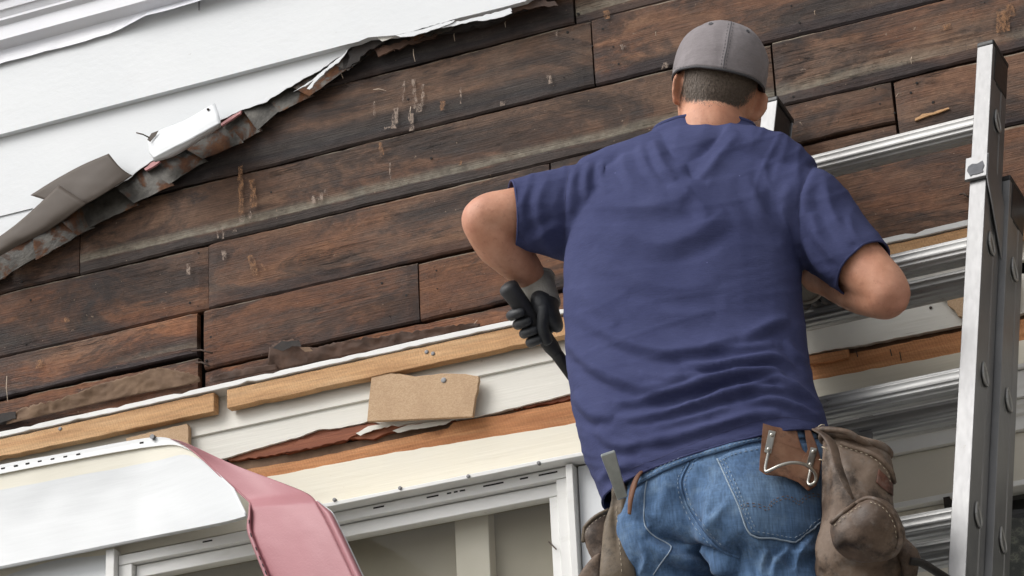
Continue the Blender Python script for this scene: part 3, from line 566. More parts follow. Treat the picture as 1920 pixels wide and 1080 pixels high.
mb = MB(); mb.box(P(1779, 950, .034), (.006, 0, 0), (0, .012, 0), (0, 0, .016)); mb.build('catch', MAT['tar'], rwin)
# rows of white siding below, out of the picture
for k in range(14): clap(2.95-.2*(k+1)-.005, 2.95-.2*k, .03, .046, .012, MAT['white'], HU0, HU1, 60+k)
clap(3.60, P(150, 1032, .04)[2]+.02, .030, .042, .012, MAT['white'], HU0, wl0-.024, 81); clap(3.40, 3.605, .030, .042, .012, MAT['white'], HU0, wl0-.024, 82); clap(3.20, 3.405, .03, .042, .012, MAT['white'], HU0, wl0-.024, 83); clap(2.95, 3.205, .03, .042, .012, MAT['white'], HU0, wl0-.024, 84)

# unseen wing wall added at the right to block the sky and shade that side
MAT['shade_wing'] = mat_paint('shade_wing_shingle', (.30, .275, .235), (.38, .35, .30), .8, (30, 30, 8), .5, .3, (.16, .14, .12))
for k in range(24):
    z = .24*k; mb = MB(); mb.add([(3.40-.018, -2.0, z), (3.40-.018, -.03, z), (3.40, -.03, z+.245), (3.40, -2.0, z+.245), (3.55, -2.0, z), (3.55, -.03, z), (3.55, -.03, z+.245), (3.55, -2.0, z+.245)], [(0, 1, 2, 3), (4, 7, 6, 5), (0, 4, 5, 1), (3, 2, 6, 7), (0, 3, 7, 4), (1, 5, 6, 2)]); mb.build('shade_wing_course', MAT['shade_wing'], house)
# ------------------------------------------------------------------ bent siding panel (lower left): white face on the wall, torn end turned over so that its pink back shows
def mat_panel():
    g = NT('siding_panel_face'); p = g.pos(); v = g.n('ShaderNodeSeparateXYZ', {0: g.uv()}).outputs[1]
    n = g.math('MULTIPLY', g.math('SUBTRACT', g.noise(p, 7, 4), .5), .02)
    c = g.mix(g.ramp(g.math('ADD', v, n), [(.300, 0.), (.306, 1.)]), (.68, .65, .55), (.60, .62, .635)); c = g.mix(g.ramp(v, [(.085, 1.), (.09, 0.)]), c, (.63, .64, .64))
    d = g.ramp(g.noise(p, 40, 4, .65), [(.7, 0.), (.76, .3)]); c = g.mix(d, c, (.5, .48, .44))
    h = g.math('ADD', g.noise(g.map(p, (9, 9, 80)), 1, 4), g.noise(p, 12, 3)); return g.done(c, .42, nrm=g.bump(h, .09, .004))
MAT['panel'] = mat_panel()
pan = empty('siding_panel', P(150, 1040, .06), 'white siding panel with its torn end turned over to show the pink back', 'siding panel')
cols = 60; tops = spline([(-500, 985), (-200, 916), (0, 872), (120, 850), (230, 829), (290, 820), (325, 824), (352, 838)], cols)
hem = spline([(-500, 998), (-200, 930), (0, 888), (120, 865), (230, 845), (292, 836), (330, 834), (362, 846)], cols)
edge = spline([(-500, 1030), (-200, 962), (0, 918), (120, 896), (230, 876), (300, 862), (345, 852), (385, 864)], cols)
bots = spline([(-500, 1160), (-200, 1103), (0, 1062), (110, 1040), (210, 1020), (330, 996), (420, 978), (464, 966)], cols)
mids = spline([(-500, 1090), (-200, 1030), (0, 990), (120, 968), (230, 944), (320, 915), (385, 908), (440, 916)], cols)
G = []; rows = [(tops, .064, 0), (hem, .066, 0), (hem+np.array([0, 1.5]), .060, 0), (edge, .060, 0), ((edge+mids)/2, .062, 0), (mids, .066, 0), ((mids+bots)/2, .072, 0), (bots, .078, 0), (bots+np.array([1, 3]), .076, 0), (bots+np.array([2, 4.5]), .062, 0)]
vv_ = [0, .08, .10, .30, .45, .6, .8, .96, .99, 1]
fine = []
for k in range(len(rows)-1):
    for s_ in (np.linspace(0, 1, 5)[:-1] if k in (3, 4, 5, 6) else [0.]):
        fine.append((rows[k][0]*(1-s_)+rows[k+1][0]*s_, rows[k][1]*(1-s_)+rows[k+1][1]*s_, vv_[k]*(1-s_)+vv_[k+1]*s_))
fine.append((rows[-1][0], rows[-1][1], 1.))
def bulge(x): return .105*max(0, min(1, (x-250)/210))**1.7
uvs = []; v = []
for pts, d, vc in fine:
    for j, q in enumerate(pts): v.append(P(q[0], q[1], d+bulge(q[0])*(1 if vc < .97 else .75)+.0015*noise.noise((q[0]*.02, q[1]*.02, 1.)))); uvs.append((j/cols, vc))
r = len(fine); f = [(i*cols+j, (i+1)*cols+j, (i+1)*cols+j+1, i*cols+j+1) for i in range(r-1) for j in range(cols-1)]
o = mk('panel_face', v, f, MAT['panel'], pan, True, uvs); autosmooth(o, 35); m = o.modifiers.new('s', 'SOLIDIFY'); m.thickness = .0012; m.offset = 1
mb = MB()
for x in (2, 26, 48, 71, 95, 119, 143, -25, -50, 262):
    i = int(np.argmin(abs(tops[:, 0]-x))); t_, h_ = tops[i], hem[i]; y = t_[1]+(h_[1]-t_[1])*.5-(tops[i][0]-x)*-.0
    y = np.interp(x, tops[:, 0], tops[:, 1])*.55+np.interp(x, hem[:, 0], hem[:, 1])*.45; p = P(x, y, .0665+bulge(x)); q = P(x+7, y-1.4, .0665+bulge(x+7)); mb.box((p+q)/2, (q-p)/2, (0, .0006, 0), (0, 0, .0017))
tag(mb.build('nail_slot', MAT['void'], pan), kind='stuff')
mb = MB(); p = P(286, 819, .072+bulge(286)); mb.tube([p+np.array([0, .01, 0]), p+np.array([0, -.003, 0])], .0055, 10).build('nail_head', MAT['nail'], pan)
# the turned-over end: left edge is the fold, right edge the old top of the panel
n = 64
Lc = spline([(318, 823), (345, 834), (380, 862), (420, 900), (455, 930), (468, 944), (470, 962), (471, 992), (481, 1022), (505, 1082), (540, 1170), (580, 1260)], n)
Rc = spline([(318, 822), (352, 832), (440, 872), (520, 902), (570, 922), (588, 934), (598, 950), (612, 975), (634, 1020), (665, 1086), (706, 1170), (750, 1260)], n)
dl = np.interp(np.linspace(0, 1, n), [0, .2, .42, .5, .7, 1], [.078, .115, .175, .205, .225, .27]); dr = np.interp(np.linspace(0, 1, n), [0, .2, .42, .5, .7, 1], [.080, .150, .230, .255, .285, .33])
def ribbon(prof, off, mat, name):
    G = []
    for t, dd in prof:
        row = []
        for i in range(n):
            q = Lc[i]*(1-t)+Rc[i]*t; w = max(.15, min(1, i/22)); bow = .008*math.sin(math.pi*min(max(t, 0), 1))*w
            wr = .003*noise.noise((q[0]*.018, q[1]*.018, 7.))*w+.0010*noise.noise((q[0]*.05, q[1]*.05, 9.))*w
            row.append(P(q[0], q[1], dl[i]*(1-t)+dr[i]*t+bow+wr+dd*w+off))
        G.append(row)
    return grid_mesh(name, G, mat, pan, .0008)
inner = [(-.005, -.016), (-.002, -.003)]+[(t, 0) for t in np.linspace(.0, 1, 22)]
ribbon([(t, 0) for t in np.linspace(0.0, 1, 24)], 0, MAT['pink'], 'pink_backing')
ribbon([(t, -.002) for t in np.linspace(0.0, 1, 12)], -.0012, MAT['white'], 'panel_face')
# nail hem folded along the left edge, lock lip along the right edge
iH = [i for i in range(n) if Lc[i][1] > 945]
G = [[P(Lc[i][0]+a*w_, Lc[i][1]+1, dl[i]+b) for i in iH for w_ in [min(1, .25+(Lc[i][1]-945)/60)]] for a, b in ((1, .004), (-3, .012), (-7, .004), (-8, -.010))]
grid_mesh('nail_hem', G, MAT['pink'], pan, .0012)
mb = MB()
for y in (975, 1000, 1026, 1043, 1057, 1070):
    x = np.interp(y, Lc[:, 1], Lc[:, 0])-3; i = int(np.argmin(abs(Lc[:, 1]-y))); p = P(x, y, dl[i]+.0130); t_ = _n(Lc[min(i+1, n-1)]-Lc[i-1]); q = P(x+t_[0]*7, y+t_[1]*7, dl[i]+.0130); mb.tube([p, q], .0014, 5)
tag(mb.build('nail_slot', MAT['void'], pan), kind='stuff')
iR = [i for i in range(n) if Rc[i][1] > 938]
G = [[P(Rc[i][0]+a*w_, Rc[i][1]-a*.35*w_, dr[i]+b) for i in iR for w_ in [min(1, (Rc[i][1]-936)/30)]] for a, b in ((-1, .003), (4, .016), (10, .018), (14, .006), (15, -.008))]
grid_mesh('lock_lip', G, MAT['pink'], pan, .0012)
mb = MB(); mb.tube([P(Rc[i][0]+15.5*min(1, (Rc[i][1]-936)/30), Rc[i][1]-5.4*min(1, (Rc[i][1]-936)/30), dr[i]-.004) for i in iR], .0018, 6); mb.build('white_rim', MAT['white'], pan, True)
mb = MB(); mb.tube([P(Lc[i][0]+.5, Lc[i][1], dl[i]+.002) for i in range(4, n)], .0016, 6); mb.build('fold_edge', MAT['pink'], pan, True)

# ------------------------------------------------------------------ bent coil-stock sheets stuck along the torn siding
def sheet(name, rows_, mat, label, cat, amp=.004, seed=0, th=.0008, nn=26, top=True, parent=None, dmul=1.0):
    R_ = [spline([(q[0], q[1], q[2]) for q in r_], nn) for r_ in rows_]; R_ = np.array(R_); out = []
    m = 16; ts = np.linspace(0, len(R_)-1, m)
    S3 = np.stack([spline(R_[:, j], m) if len(R_) > 2 else np.array([R_[0, j]*(1-t)+R_[1, j]*t for t in np.linspace(0, 1, m)]) for j in range(nn)], 1)
    G = [[P(q[0], q[1], q[2]+amp*noise.noise((q[0]*.03, q[1]*.03, seed))+amp*.5*noise.noise((q[0]*.08, q[1]*.08, seed+3.))) for q in row] for row in S3]
    o = grid_mesh(name, G, mat, parent, th)
    if label: tag(o, label, cat, 'bent metal sheets along the torn siding')
    return o
sheet('metal_sheet', [[(57, 366, .064), (105, 336, .066), (155, 309, .068), (204, 288, .070)], [(88, 376, .067), (130, 352, .070), (178, 326, .072), (222, 310, .070)], [(118, 386, .068), (150, 374, .072), (195, 350, .072), (236, 322, .066)], [(130, 390, .066), (164, 381, .069), (205, 357, .068), (248, 329, .060)]], MAT['bronze'], 'upper brown metal sheet with a raised corner against the white siding', 'metal sheet', .0014, 3)
sheet('metal_sheet', [[(-60, 480, .078), (4, 440, .080), (52, 402, .082), (111, 347, .084)], [(-50, 488, .080), (14, 448, .083), (66, 414, .085), (130, 360, .086)], [(-40, 494, .080), (22, 456, .082), (80, 425, .084), (150, 373, .085)], [(-32, 500, .072), (30, 463, .074), (90, 432, .076), (162, 382, .080)]], MAT['bronze'], 'lower brown metal sheet folded over the step flashing at the left edge', 'metal sheet', .0014, 9)
wsh = empty('folded_metal_sheet', P(350, 300, .05), 'white folded metal sheet hooked over the torn siding edge', 'metal sheet', 'bent metal sheets along the torn siding')
sheet('sheet_face', [[(277, 263, .066), (296, 245, .072), (345, 226, .074), (403, 193, .062)], [(278, 283, .084), (306, 266, .098), (352, 245, .100), (410, 213, .085)], [(287, 297, .094), (320, 280, .104), (362, 258, .106), (414, 230, .092)]], MAT['white'], None, None, .0012, 5, parent=wsh)
sheet('sheet_return', [[(287, 297, .094), (320, 280, .104), (362, 258, .106), (414, 230, .092)], [(290, 303, .082), (325, 290, .088), (365, 266, .090), (414, 236, .074)], [(294, 303, .040), (328, 292, .042), (368, 268, .042), (414, 238, .036)]], MAT['white'], None, None, .001, 6, parent=wsh)
slab('sheet_corner', [(276, 262), (284, 250), (297, 245), (292, 254), (281, 266)], .086, .001, MAT['bronze'], wsh, .4, 8)
mb = MB(); mb.tube([P(256, 249, .10), P(268, 252, .108), P(280, 258, .094)], .0017, 6).build('bent_nail', MAT['darknail'], wsh, True)
mb = MB(); mb.tube([P(390, 205, .07), P(390, 205, .078)], .003, 8).build('nail_head', MAT['darknail'], wsh)

# ------------------------------------------------------------------ aluminium extension ladder
def mat_alu():
    g = NT('worn_aluminium'); p = g.pos(); n = g.noise(p, 14, 6, .65); s_ = g.noise(g.map(p, (140, 140, 6)), 1, 4, .6); c = g.mix(n, (.215, .215, .22), (.33, .33, .33))
    k = g.ramp(g.noise(p, 60, 4, .7), [(.66, 0.), (.74, .55)]); c = g.mix(k, c, (.22, .20, .18))
    sc = g.ramp(g.noise(g.map(p, (30, 30, 190)), 1, 3, .6, 1.2), [(.72, 0.), (.75, .5)]); c = g.mix(sc, c, (.28, .27, .26))
    return g.done(c, g.math('ADD', .36, g.math('MULTIPLY', g.math('ADD', n, s_), .16)), .85, g.bump(g.math('ADD', s_, n), .12, .002))
MAT['alu'] = mat_alu()
def mat_alu_rung():
    g = NT('worn_aluminium_rung'); p = g.pos(); n = g.noise(p, 20, 6, .65); s_ = g.noise(g.map(p, (7, 150, 150)), 1, 4, .6); c = g.mix(n, (.34, .34, .335), (.48, .48, .47))
    k = g.ramp(g.noise(g.map(p, (1, 2, 2)), 45, 5, .7), [(.60, 0.), (.72, .6)]); c = g.mix(k, c, (.16, .145, .125))
    return g.done(c, g.math('ADD', .36, g.math('MULTIPLY', g.math('ADD', n, s_), .18)), .80, g.bump(s_, .1, .002))
MAT['alur'] = mat_alu_rung()
MAT['blackplastic'] = mat_simple('black_plastic_cap', (.012, .012, .013), (.03, .03, .03), .42, 0, 40, .3, 80)
lad = empty('extension_ladder', (0, 0, 0), 'leaning aluminium extension ladder with fluted rungs and black capped rails', 'ladder')
T0 = P(1848, 70, .150); LA = math.radians(74)
LD = _n((-.078, -math.cos(LA), -math.sin(LA))); _lx = np.array([.99, -.115, -.02]); LX = _n(_lx-LD*LD.dot(_lx)); LN = np.cross(LX, -LD)*1.0
if LN[1] > 0: LN = -LN
def LP(x, t, nn): return T0+LX*x+LD*t+LN*nn           # x across, t down from the top, nn out of the ladder plane (0 = front face of the fly rails)
lad.location = (float(T0[0])-.21, -1.3, 0)
SPN = .468; LEN = (T0[2])/-LD[2]-.02
def rail(x, side, t0, t1, n0, name='rail', fl=.033, web=.076, th=.0028):
    # C channel open towards the middle of the ladder; x is the middle of the front flange
    o_ = x+side*fl/2; i_ = x-side*fl/2; k = side*th
    pr = [(i_, n0), (o_, n0), (o_, n0-web*.30), (o_-side*.0015, n0-web*.34), (o_-side*.0015, n0-web*.66), (o_, n0-web*.70), (o_, n0-web), (i_, n0-web), (i_, n0-web+th), (o_-k, n0-web+th), (o_-k, n0-th), (i_, n0-th)]
    n_ = len(pr); v = [LP(a, t, b) for t in (t0, t1) for a, b in pr]
    o = mk(name, v, [(i, (i+1) % n_, (i+1) % n_+n_, i+n_) for i in range(n_)]+[tuple(range(n_))[::-1], tuple(range(n_, 2*n_))], MAT['alu'], lad)
    bm = bmesh.new(); bm.from_mesh(o.data); bmesh.ops.recalc_face_normals(bm, faces=bm.faces); bm.to_mesh(o.data); bm.free(); bevel(o, .0009); return o
BX, BN = .014, -.079          # the base section is wider and lies behind the fly
tb0 = .312
rail(0, 1, .022, 3.35, 0); rail(-SPN, -1, .022, 3.35, 0)
rail(BX, 1, tb0, LEN-.1, BN); rail(-SPN-BX, -1, tb0, LEN-.1, BN)
def cap(x, side, t, n0, web=.076, fl=.033):
    mb = MB(); pr = [(x-side*fl/2-side*.001, n0+.0015), (x+side*fl/2+side*.0015, n0+.0015), (x+side*fl/2+side*.0015, n0-web-.003), (x-side*fl/2-side*.001, n0-web-.003)]
    mb.prism([LP(a, t, b) for a, b in pr], LD*.012); pr2 = [(x-side*fl/2+side*.003, n0-.004), (x+side*fl/2+side*.0015, n0-.010), (x+side*fl/2+side*.0015, n0-web), (x-side*fl/2+side*.003, n0-web+.004)]
    mb.prism([LP(a, t+.0121, b) for a, b in pr2], LD*.085); o = mb.build('end_cap', MAT['blackplastic'], lad); bevel(o, .003, 2); return o
cap(0, 1, .010, 0); cap(-SPN, -1, .010, 0); cap(BX, 1, tb0-.012, BN); cap(-SPN-BX, -1, tb0-.012, BN)
# fluted D-shaped rungs
def rung_profile():
    pts = []
    for k in range(64):
        a = 2*math.pi*k/64; c, s_ = math.cos(a), math.sin(a); r = .0272
        y = r*c*1.0; z = r*s_*.98
        if s_ > 0: z = r*.86*abs(s_)**.55
        fl_ = 1-.055*(k % 4 in (0, 1)); pts.append((y*fl_, z*fl_))
    return pts
RP = rung_profile()
zz = np.array([0, 0, 1.0]); yy = np.array([0, -1.0, 0])
def solve_t(py, x, nn):
    lo, hi = 0, 3.
    for _ in range(40):
        m_ = (lo+hi)/2
        if S(LP(x, m_, nn))[1] < py: lo = m_
        else: hi = m_
    return (lo+hi)/2
t1 = solve_t(239, -.02, -.038)
def mesh_rung(x0, x1, t, nn, name='rung'):
    v = [LP(x, t, nn)+yy*a+zz*b for x in (x0, x1) for a, b in RP]; n_ = len(RP)
    o = mk(name, v, [(i, (i+1) % n_, (i+1) % n_+n_, i+n_) for i in range(n_)]+[tuple(range(n_)), tuple(range(2*n_-1, n_-1, -1))], MAT['alur'], lad); autosmooth(o, 28); return o
def swage(x, t, nn, side):
    "flared rung end standing out of the rail web"
    pts = []
    for k in range(25):
        a = 2*math.pi*k/24; y = .0165*math.cos(a); z = .0175*math.sin(a); z = z*1.55 if z > 0 else z
        y = y*(1-.55*max(0, math.sin(a))); pts.append(LP(x, t, nn)+yy*y+zz*z)
    mb = MB(); mb.tube([p+LX*side*.001 for p in pts], .0026, 7, False); o = mb.build('rung_end', MAT['alur'], lad, True)
    mb = MB(); mb.prism([p for p in pts[:-1]], LX*side*.0012); mb.build('rung_plug', MAT['alu'], lad)
k = 0; SP = .3048
RUNGS = []
while t1+k*SP < LEN-.2:
    t = t1+k*SP
    if t < 3.3:
        RUNGS.append(mesh_rung(-SPN-.012, .0130, t, -.038)); swage(.0172, t, -.038, 1)
    if t > tb0+.05:
        mesh_rung(-SPN-BX-.012, BX+.013, t+.006, BN-.038); swage(BX+.0172, t+.006, BN-.038, 1)
    k += 1
# guide bracket clasping the two right rails
tg = solve_t(318, 0, 0)
mb = MB(); mb.box(LP(-.001, tg, .0055), LX*.0225, LD*.0275, LN*.004); o = mb.build('guide_plate', MAT['alu'], lad); bevel(o, .0012)
slab_pts = []
def mat_scuff():
    g = NT('scuffed_grey_paint'); p = g.pos(); return g.done(g.mix(g.noise(p, 60, 4), (.075, .078, .088), (.14, .145, .16)), .7, 0, g.bump(g.noise(p, 90, 4), .4, .003))
MAT['scuff'] = mat_scuff()
q = [LP(-.001+a, tg+b, .0100) for a, b in [(-.016, -.004), (-.008, -.009), (.002, -.006), (.013, -.011), (.017, .002), (.014, .012), (.016, .018), (.004, .020), (-.006, .019), (-.010, .022), (-.014, .014), (-.018, .006)]]
mb = MB(); mb.prism(q, LN*.0006); mb.build('worn_pad', MAT['scuff'], lad)
xo = .0165+.003
arm = [(tg-.030, .008), (tg+.028, .008), (tg+.165, -.078), (tg+.170, -.092), (tg+.275, -.118), (tg+.285, -.134), (tg+.250, -.142), (tg+.110, -.128), (tg+.070, -.112), (tg-.020, -.030)]
mb = MB(); mb.prism([LP(xo, t, b) for t, b in arm], LX*.0032); o = mb.build('guide_arm', MAT['alu'], lad); bevel(o, .001)
mb = MB()
for t, b in ((tg+.190, -.112), (tg+.215, -.120)): mb.tube([LP(xo, t, b), LP(xo+.007, t, b)], .0055, 10)
mb.build('guide_rivets', MAT['alur'], lad)
# rung lock hanging on the third pair of rungs
tl = t1+2*SP; xl = (S(LP(0, tl, BN-.03))[0]-1612)/-1000.0
mb = MB(); c = LP(0, tl+.006, BN-.038); xs = xl
arc = [c+LX*xs+yy*(.024*math.cos(a))+zz*(.025*math.sin(a)) for a in np.linspace(math.radians(200), math.radians(-25), 14)]
arc += [c+LX*xs+yy*.027+zz*-.045, c+LX*xs+yy*.024+zz*-.06]
for a, b in zip(arc[:-1], arc[1:]):
    t_ = (b-a)/2; nrm = _n(np.cross(t_, LX))*.0018; mb.box((a+b)/2, LX*.0125, t_*1.06, nrm)
o = mb.build('lock_strap', MAT['alu'], lad)
mb = MB(); p = c+LX*xs+yy*.026+zz*-.052; mb.tube([p+yy*-.006, p+yy*.006], .010, 14); mb.tube([p+yy*.006, p+yy*.010], .004, 10); mb.build('lock_pivot', MAT['alu'], lad)
mb = MB(); mb.prism([p+zz*-.004+LX*-.004, p+zz*-.006+LX*.028, p+zz*-.030+LX*.034, p+zz*-.070+LX*.026, p+zz*-.072+LX*.004, p+zz*-.030+LX*.010], yy*-.006); o = mb.build('lock_hook', MAT['blackplastic'], lad); bevel(o, .002)
# feet on the ground
for x in (BX, -SPN-BX):
    mb = MB(); mb.box(LP(x, LEN-.07, BN-.038), LX*.03, LD*.07, LN*.03); o = mb.build('foot', MAT['blackplastic'], lad); bevel(o, .006, 2)
# ------------------------------------------------------------------ the man on the ladder
def mat_cloth(name, c1, c2, bs=.25, weave=900, sheen=.25, fade=None, fs=(1, 1, 1)):
    g = NT(name); p = g.pos(); n = g.noise(g.map(p, fs), 9, 5, .6); c = g.mix(g.ramp(n, [(.3, 0.), (.7, 1.)]), c1, c2)
    f = g.noise(g.map(p, (1, 1, 1)), weave, 2, .6); c = g.mix(.35, c, g.ramp(f, [(.3, .75), (.7, 1.2)]), 'MULTIPLY')
    if fade: c = g.mix(g.ramp(g.noise(p, 22, 5, .65), [(.5, 0.), (.72, .5)]), c, fade)
    sp = g.ramp(g.noise(p, 95, 2, .5), [(.785, 0.), (.80, .7)]); c = g.mix(sp, c, tuple(min(.6, q*2.2+.05) for q in c2))
    sl_ = g.noise(g.map(p, (70, 70, 420)), 1, 4, .65); c = g.mix(.30, c, g.ramp(sl_, [(.3, .70), (.7, 1.3)]), 'MULTIPLY'); h = g.math('ADD', g.math('MULTIPLY', f, .6), g.math('ADD', g.noise(p, 46, 5, .65), g.math('MULTIPLY', sl_, .8))); return g.done(c, .88, nrm=g.bump(h, bs, .003), Sheen_Weight=sheen, Sheen_Roughness=.5, Specular_IOR_Level=.2)
MAT['shirt'] = mat_cloth('navy_cotton_jersey', (.040, .047, .118), (.056, .065, .150), .32, sheen=0.0)
MAT['thread'] = mat_simple('navy_thread', (.028, .033, .095), (.04, .045, .12), .8)
MAT['cap'] = mat_cloth('faded_grey_cap_twill', (.185, .166, .172), (.25, .227, .235), .22, 800, .1, (.30, .275, .285))
MAT['piping'] = mat_simple('dark_cap_piping', (.045, .045, .05), (.07, .07, .075), .75)
MAT['capthread'] = mat_simple('cap_stitching', (.075, .075, .085), (.11, .11, .12), .8)
def mat_denim():
    g = NT('washed_denim'); p = g.pos(); n = g.noise(p, 7, 5, .6); w = g.noise(g.map(p, (260, 260, 22)), 1, 3, .6); w2 = g.noise(g.map(p, (30, 30, 420)), 1, 3, .6)
    c = g.ramp(n, [(.25, (.040, .080, .160)), (.5, (.074, .137, .250)), (.75, (.140, .225, .350))])
    c = g.mix(.7, c, g.ramp(w, [(.3, .60), (.7, 1.35)]), 'MULTIPLY'); c = g.mix(.4, c, g.ramp(w2, [(.3, .7), (.7, 1.25)]), 'MULTIPLY')
    k = g.ramp(g.noise(p, 18, 6, .7), [(.52, 0.), (.72, .4)]); c = g.mix(k, c, (.23, .33, .44))
    return g.done(c, .9, nrm=g.bump(g.math('ADD', g.math('MULTIPLY', w, .4), g.noise(p, 40, 4)), .22, .003), Sheen_Weight=.12, Specular_IOR_Level=.2)
MAT['denim'] = mat_denim()
MAT['denimthread'] = mat_simple('pale_denim_thread', (.22, .29, .37), (.30, .36, .43), .8); MAT['orangethread'] = mat_simple('brown_jeans_thread', (.13, .085, .06), (.19, .12, .08), .8)
def mat_skin():
    g = NT('weathered_skin'); p = g.pos(); n = g.noise(p, 13, 6, .65); m = g.noise(p, 75, 5, .65); f = g.noise(p, 330, 3, .6); c = g.ramp(n, [(.30, (.42, .185, .112)), (.48, (.53, .26, .165)), (.62, (.60, .315, .21)), (.75, (.63, .34, .235))])
    c = g.mix(g.ramp(m, [(.55, 0.), (.72, .45)]), c, (.33, .13, .08)); c = g.mix(g.ramp(g.noise(p, 160, 3), [(.66, 0.), (.72, .35)]), c, (.22, .10, .06))
    el = g.n('ShaderNodeVectorMath', {0: p, 1: ELBOW_L}, operation='DISTANCE').outputs['Value']; er = g.n('ShaderNodeVectorMath', {0: p, 1: ELBOW_R}, operation='DISTANCE').outputs['Value']
    ef = g.math('MAXIMUM', g.ramp(el, [(.015, .35), (.065, 0.)]), g.ramp(er, [(.015, .35), (.065, 0.)])); c = g.mix(ef, c, (.56, .26, .205))
    return g.done(c, .55, nrm=g.bump(g.math('ADD', f, g.math('MULTIPLY', m, 1.3)), .22, .002), Subsurface_Weight=.10, Subsurface_Radius=(.012, .005, .003), Subsurface_Scale=.5, Specular_IOR_Level=.4)
ELBOW_L, ELBOW_R = tuple(P(882, 398, .565)), tuple(P(1690, 566, .43))
MAT['skin'] = mat_skin()
MAT['hair'] = mat_simple('short_brown_hair', (.085, .062, .046), (.19, .145, .112), .6, 0, 260, .3, 300)
MAT['glove'] = mat_simple('black_rubber_coated_glove', (.016, .018, .021), (.038, .041, .046), .55, 0, 25, .35, 110); MAT['cuff'] = mat_simple('grey_knit_cuff', (.30, .285, .25), (.38, .36, .32), .9, 0, 40, .5, 320)
MAT['boot'] = mat_simple('brown_work_boot', (.09, .05, .028), (.14, .085, .05), .7)

def evaluated(me, mods):
    o = bpy.data.objects.new('tmp', me); COL.objects.link(o)
    for typ, kw in mods:
        m = o.modifiers.new('m', typ)
        for k_, v_ in kw.items(): setattr(m, k_, v_)
    dg = bpy.context.evaluated_depsgraph_get(); out = bpy.data.meshes.new_from_object(o.evaluated_get(dg)); bpy.data.objects.remove(o); return out
def to_np(me):
    v = np.zeros(len(me.vertices)*3); me.vertices.foreach_get('co', v); return v.reshape(-1, 3)
def normals(me):
    v = np.zeros(len(me.vertices)*3); me.vertex_normals.foreach_get('vector', v); return v.reshape(-1, 3)
def smooth_np(me, it, lam=.5, mask=None):
    e = np.zeros(len(me.edges)*2, int); me.edges.foreach_get('vertices', e); e = e.reshape(-1, 2); v = to_np(me); n = len(v)
    deg = np.bincount(e.ravel(), minlength=n).astype(float); deg[deg == 0] = 1
    for k in range(it):
        s_ = np.zeros_like(v)
        for c in range(3): s_[:, c] = np.bincount(e[:, 0], v[e[:, 1], c], n)+np.bincount(e[:, 1], v[e[:, 0], c], n)
        dlt = s_/deg[:, None]-v; v = v+dlt*lam*(1 if mask is None else mask[:, None])
    me.vertices.foreach_set('co', v.ravel()); me.update()
def union(mb, voxel, sm=6, name='body'):
    me = bpy.data.meshes.new(name); me.from_pydata(mb.v, [], mb.f); bm = bmesh.new(); bm.from_mesh(me); bmesh.ops.recalc_face_normals(bm, faces=bm.faces); bm.to_mesh(me); bm.free()
    out = evaluated(me, [('REMESH', dict(mode='VOXEL', voxel_size=voxel, use_smooth_shade=True))]); smooth_np(out, sm); return out
def loft(mb, rings, closed=True):
    n = len(rings[0]); v = [p for r_ in rings for p in r_]
    f = [(i*n+k_, i*n+(k_+1) % n, (i+1)*n+(k_+1) % n, (i+1)*n+k_) for i in range(len(rings)-1) for k_ in range(n)]
    if closed: f += [tuple(range(n))[::-1], tuple((len(rings)-1)*n+k_ for k_ in range(n))]
    mb.add(v, f)
def ell(c, A, B, n=36, e=.9):
    out = []
    for k_ in range(n):
        a = 2*math.pi*k_/n; ca, sa = math.cos(a), math.sin(a); out.append(c+A*math.copysign(abs(ca)**e, ca)+B*math.copysign(abs(sa)**e, sa))
    return out
def ring_lr(L, R_, d, bfr, yaw=.24, e=.9, up=(0, 0, 1), n=36):
    "cross-section from its left and right outline points in the picture; yaw turns the back towards the camera"
    a = .22
    for _ in range(3):
        l3, r3 = P(L[0], L[1], d+yaw*a), P(R_[0], R_[1], d-yaw*a); a = np.linalg.norm(r3-l3)/2
    A = (r3-l3)/2; B = _n(np.cross(A, np.array(up, float)))*a*bfr
    return ell((l3+r3)/2, A, B, n, e)
def ellipsoid(mb, c, X, Y, Z, n=20, m=14):
    c, X, Y, Z = map(np.asarray, (c, X, Y, Z)); rings = [[c+X*math.cos(2*math.pi*k_/n)*math.sin(t)+Y*math.sin(2*math.pi*k_/n)*math.sin(t)+Z*math.cos(t) for k_ in range(n)] for t in np.linspace(.12, math.pi-.12, m)]; loft(mb, rings)
def pt(q): return P(q[0], q[1], q[2])
def limb(mb, pts, rs, n=20, m=40, flat=1.0):
    q = spline([pt(p) if len(p) == 3 and p[0] > 50 else np.array(p) for p in pts], m); r_ = np.interp(np.linspace(0, 1, m), np.linspace(0, 1, len(rs)), rs); mb.tube(q, list(r_), n, True, flat)
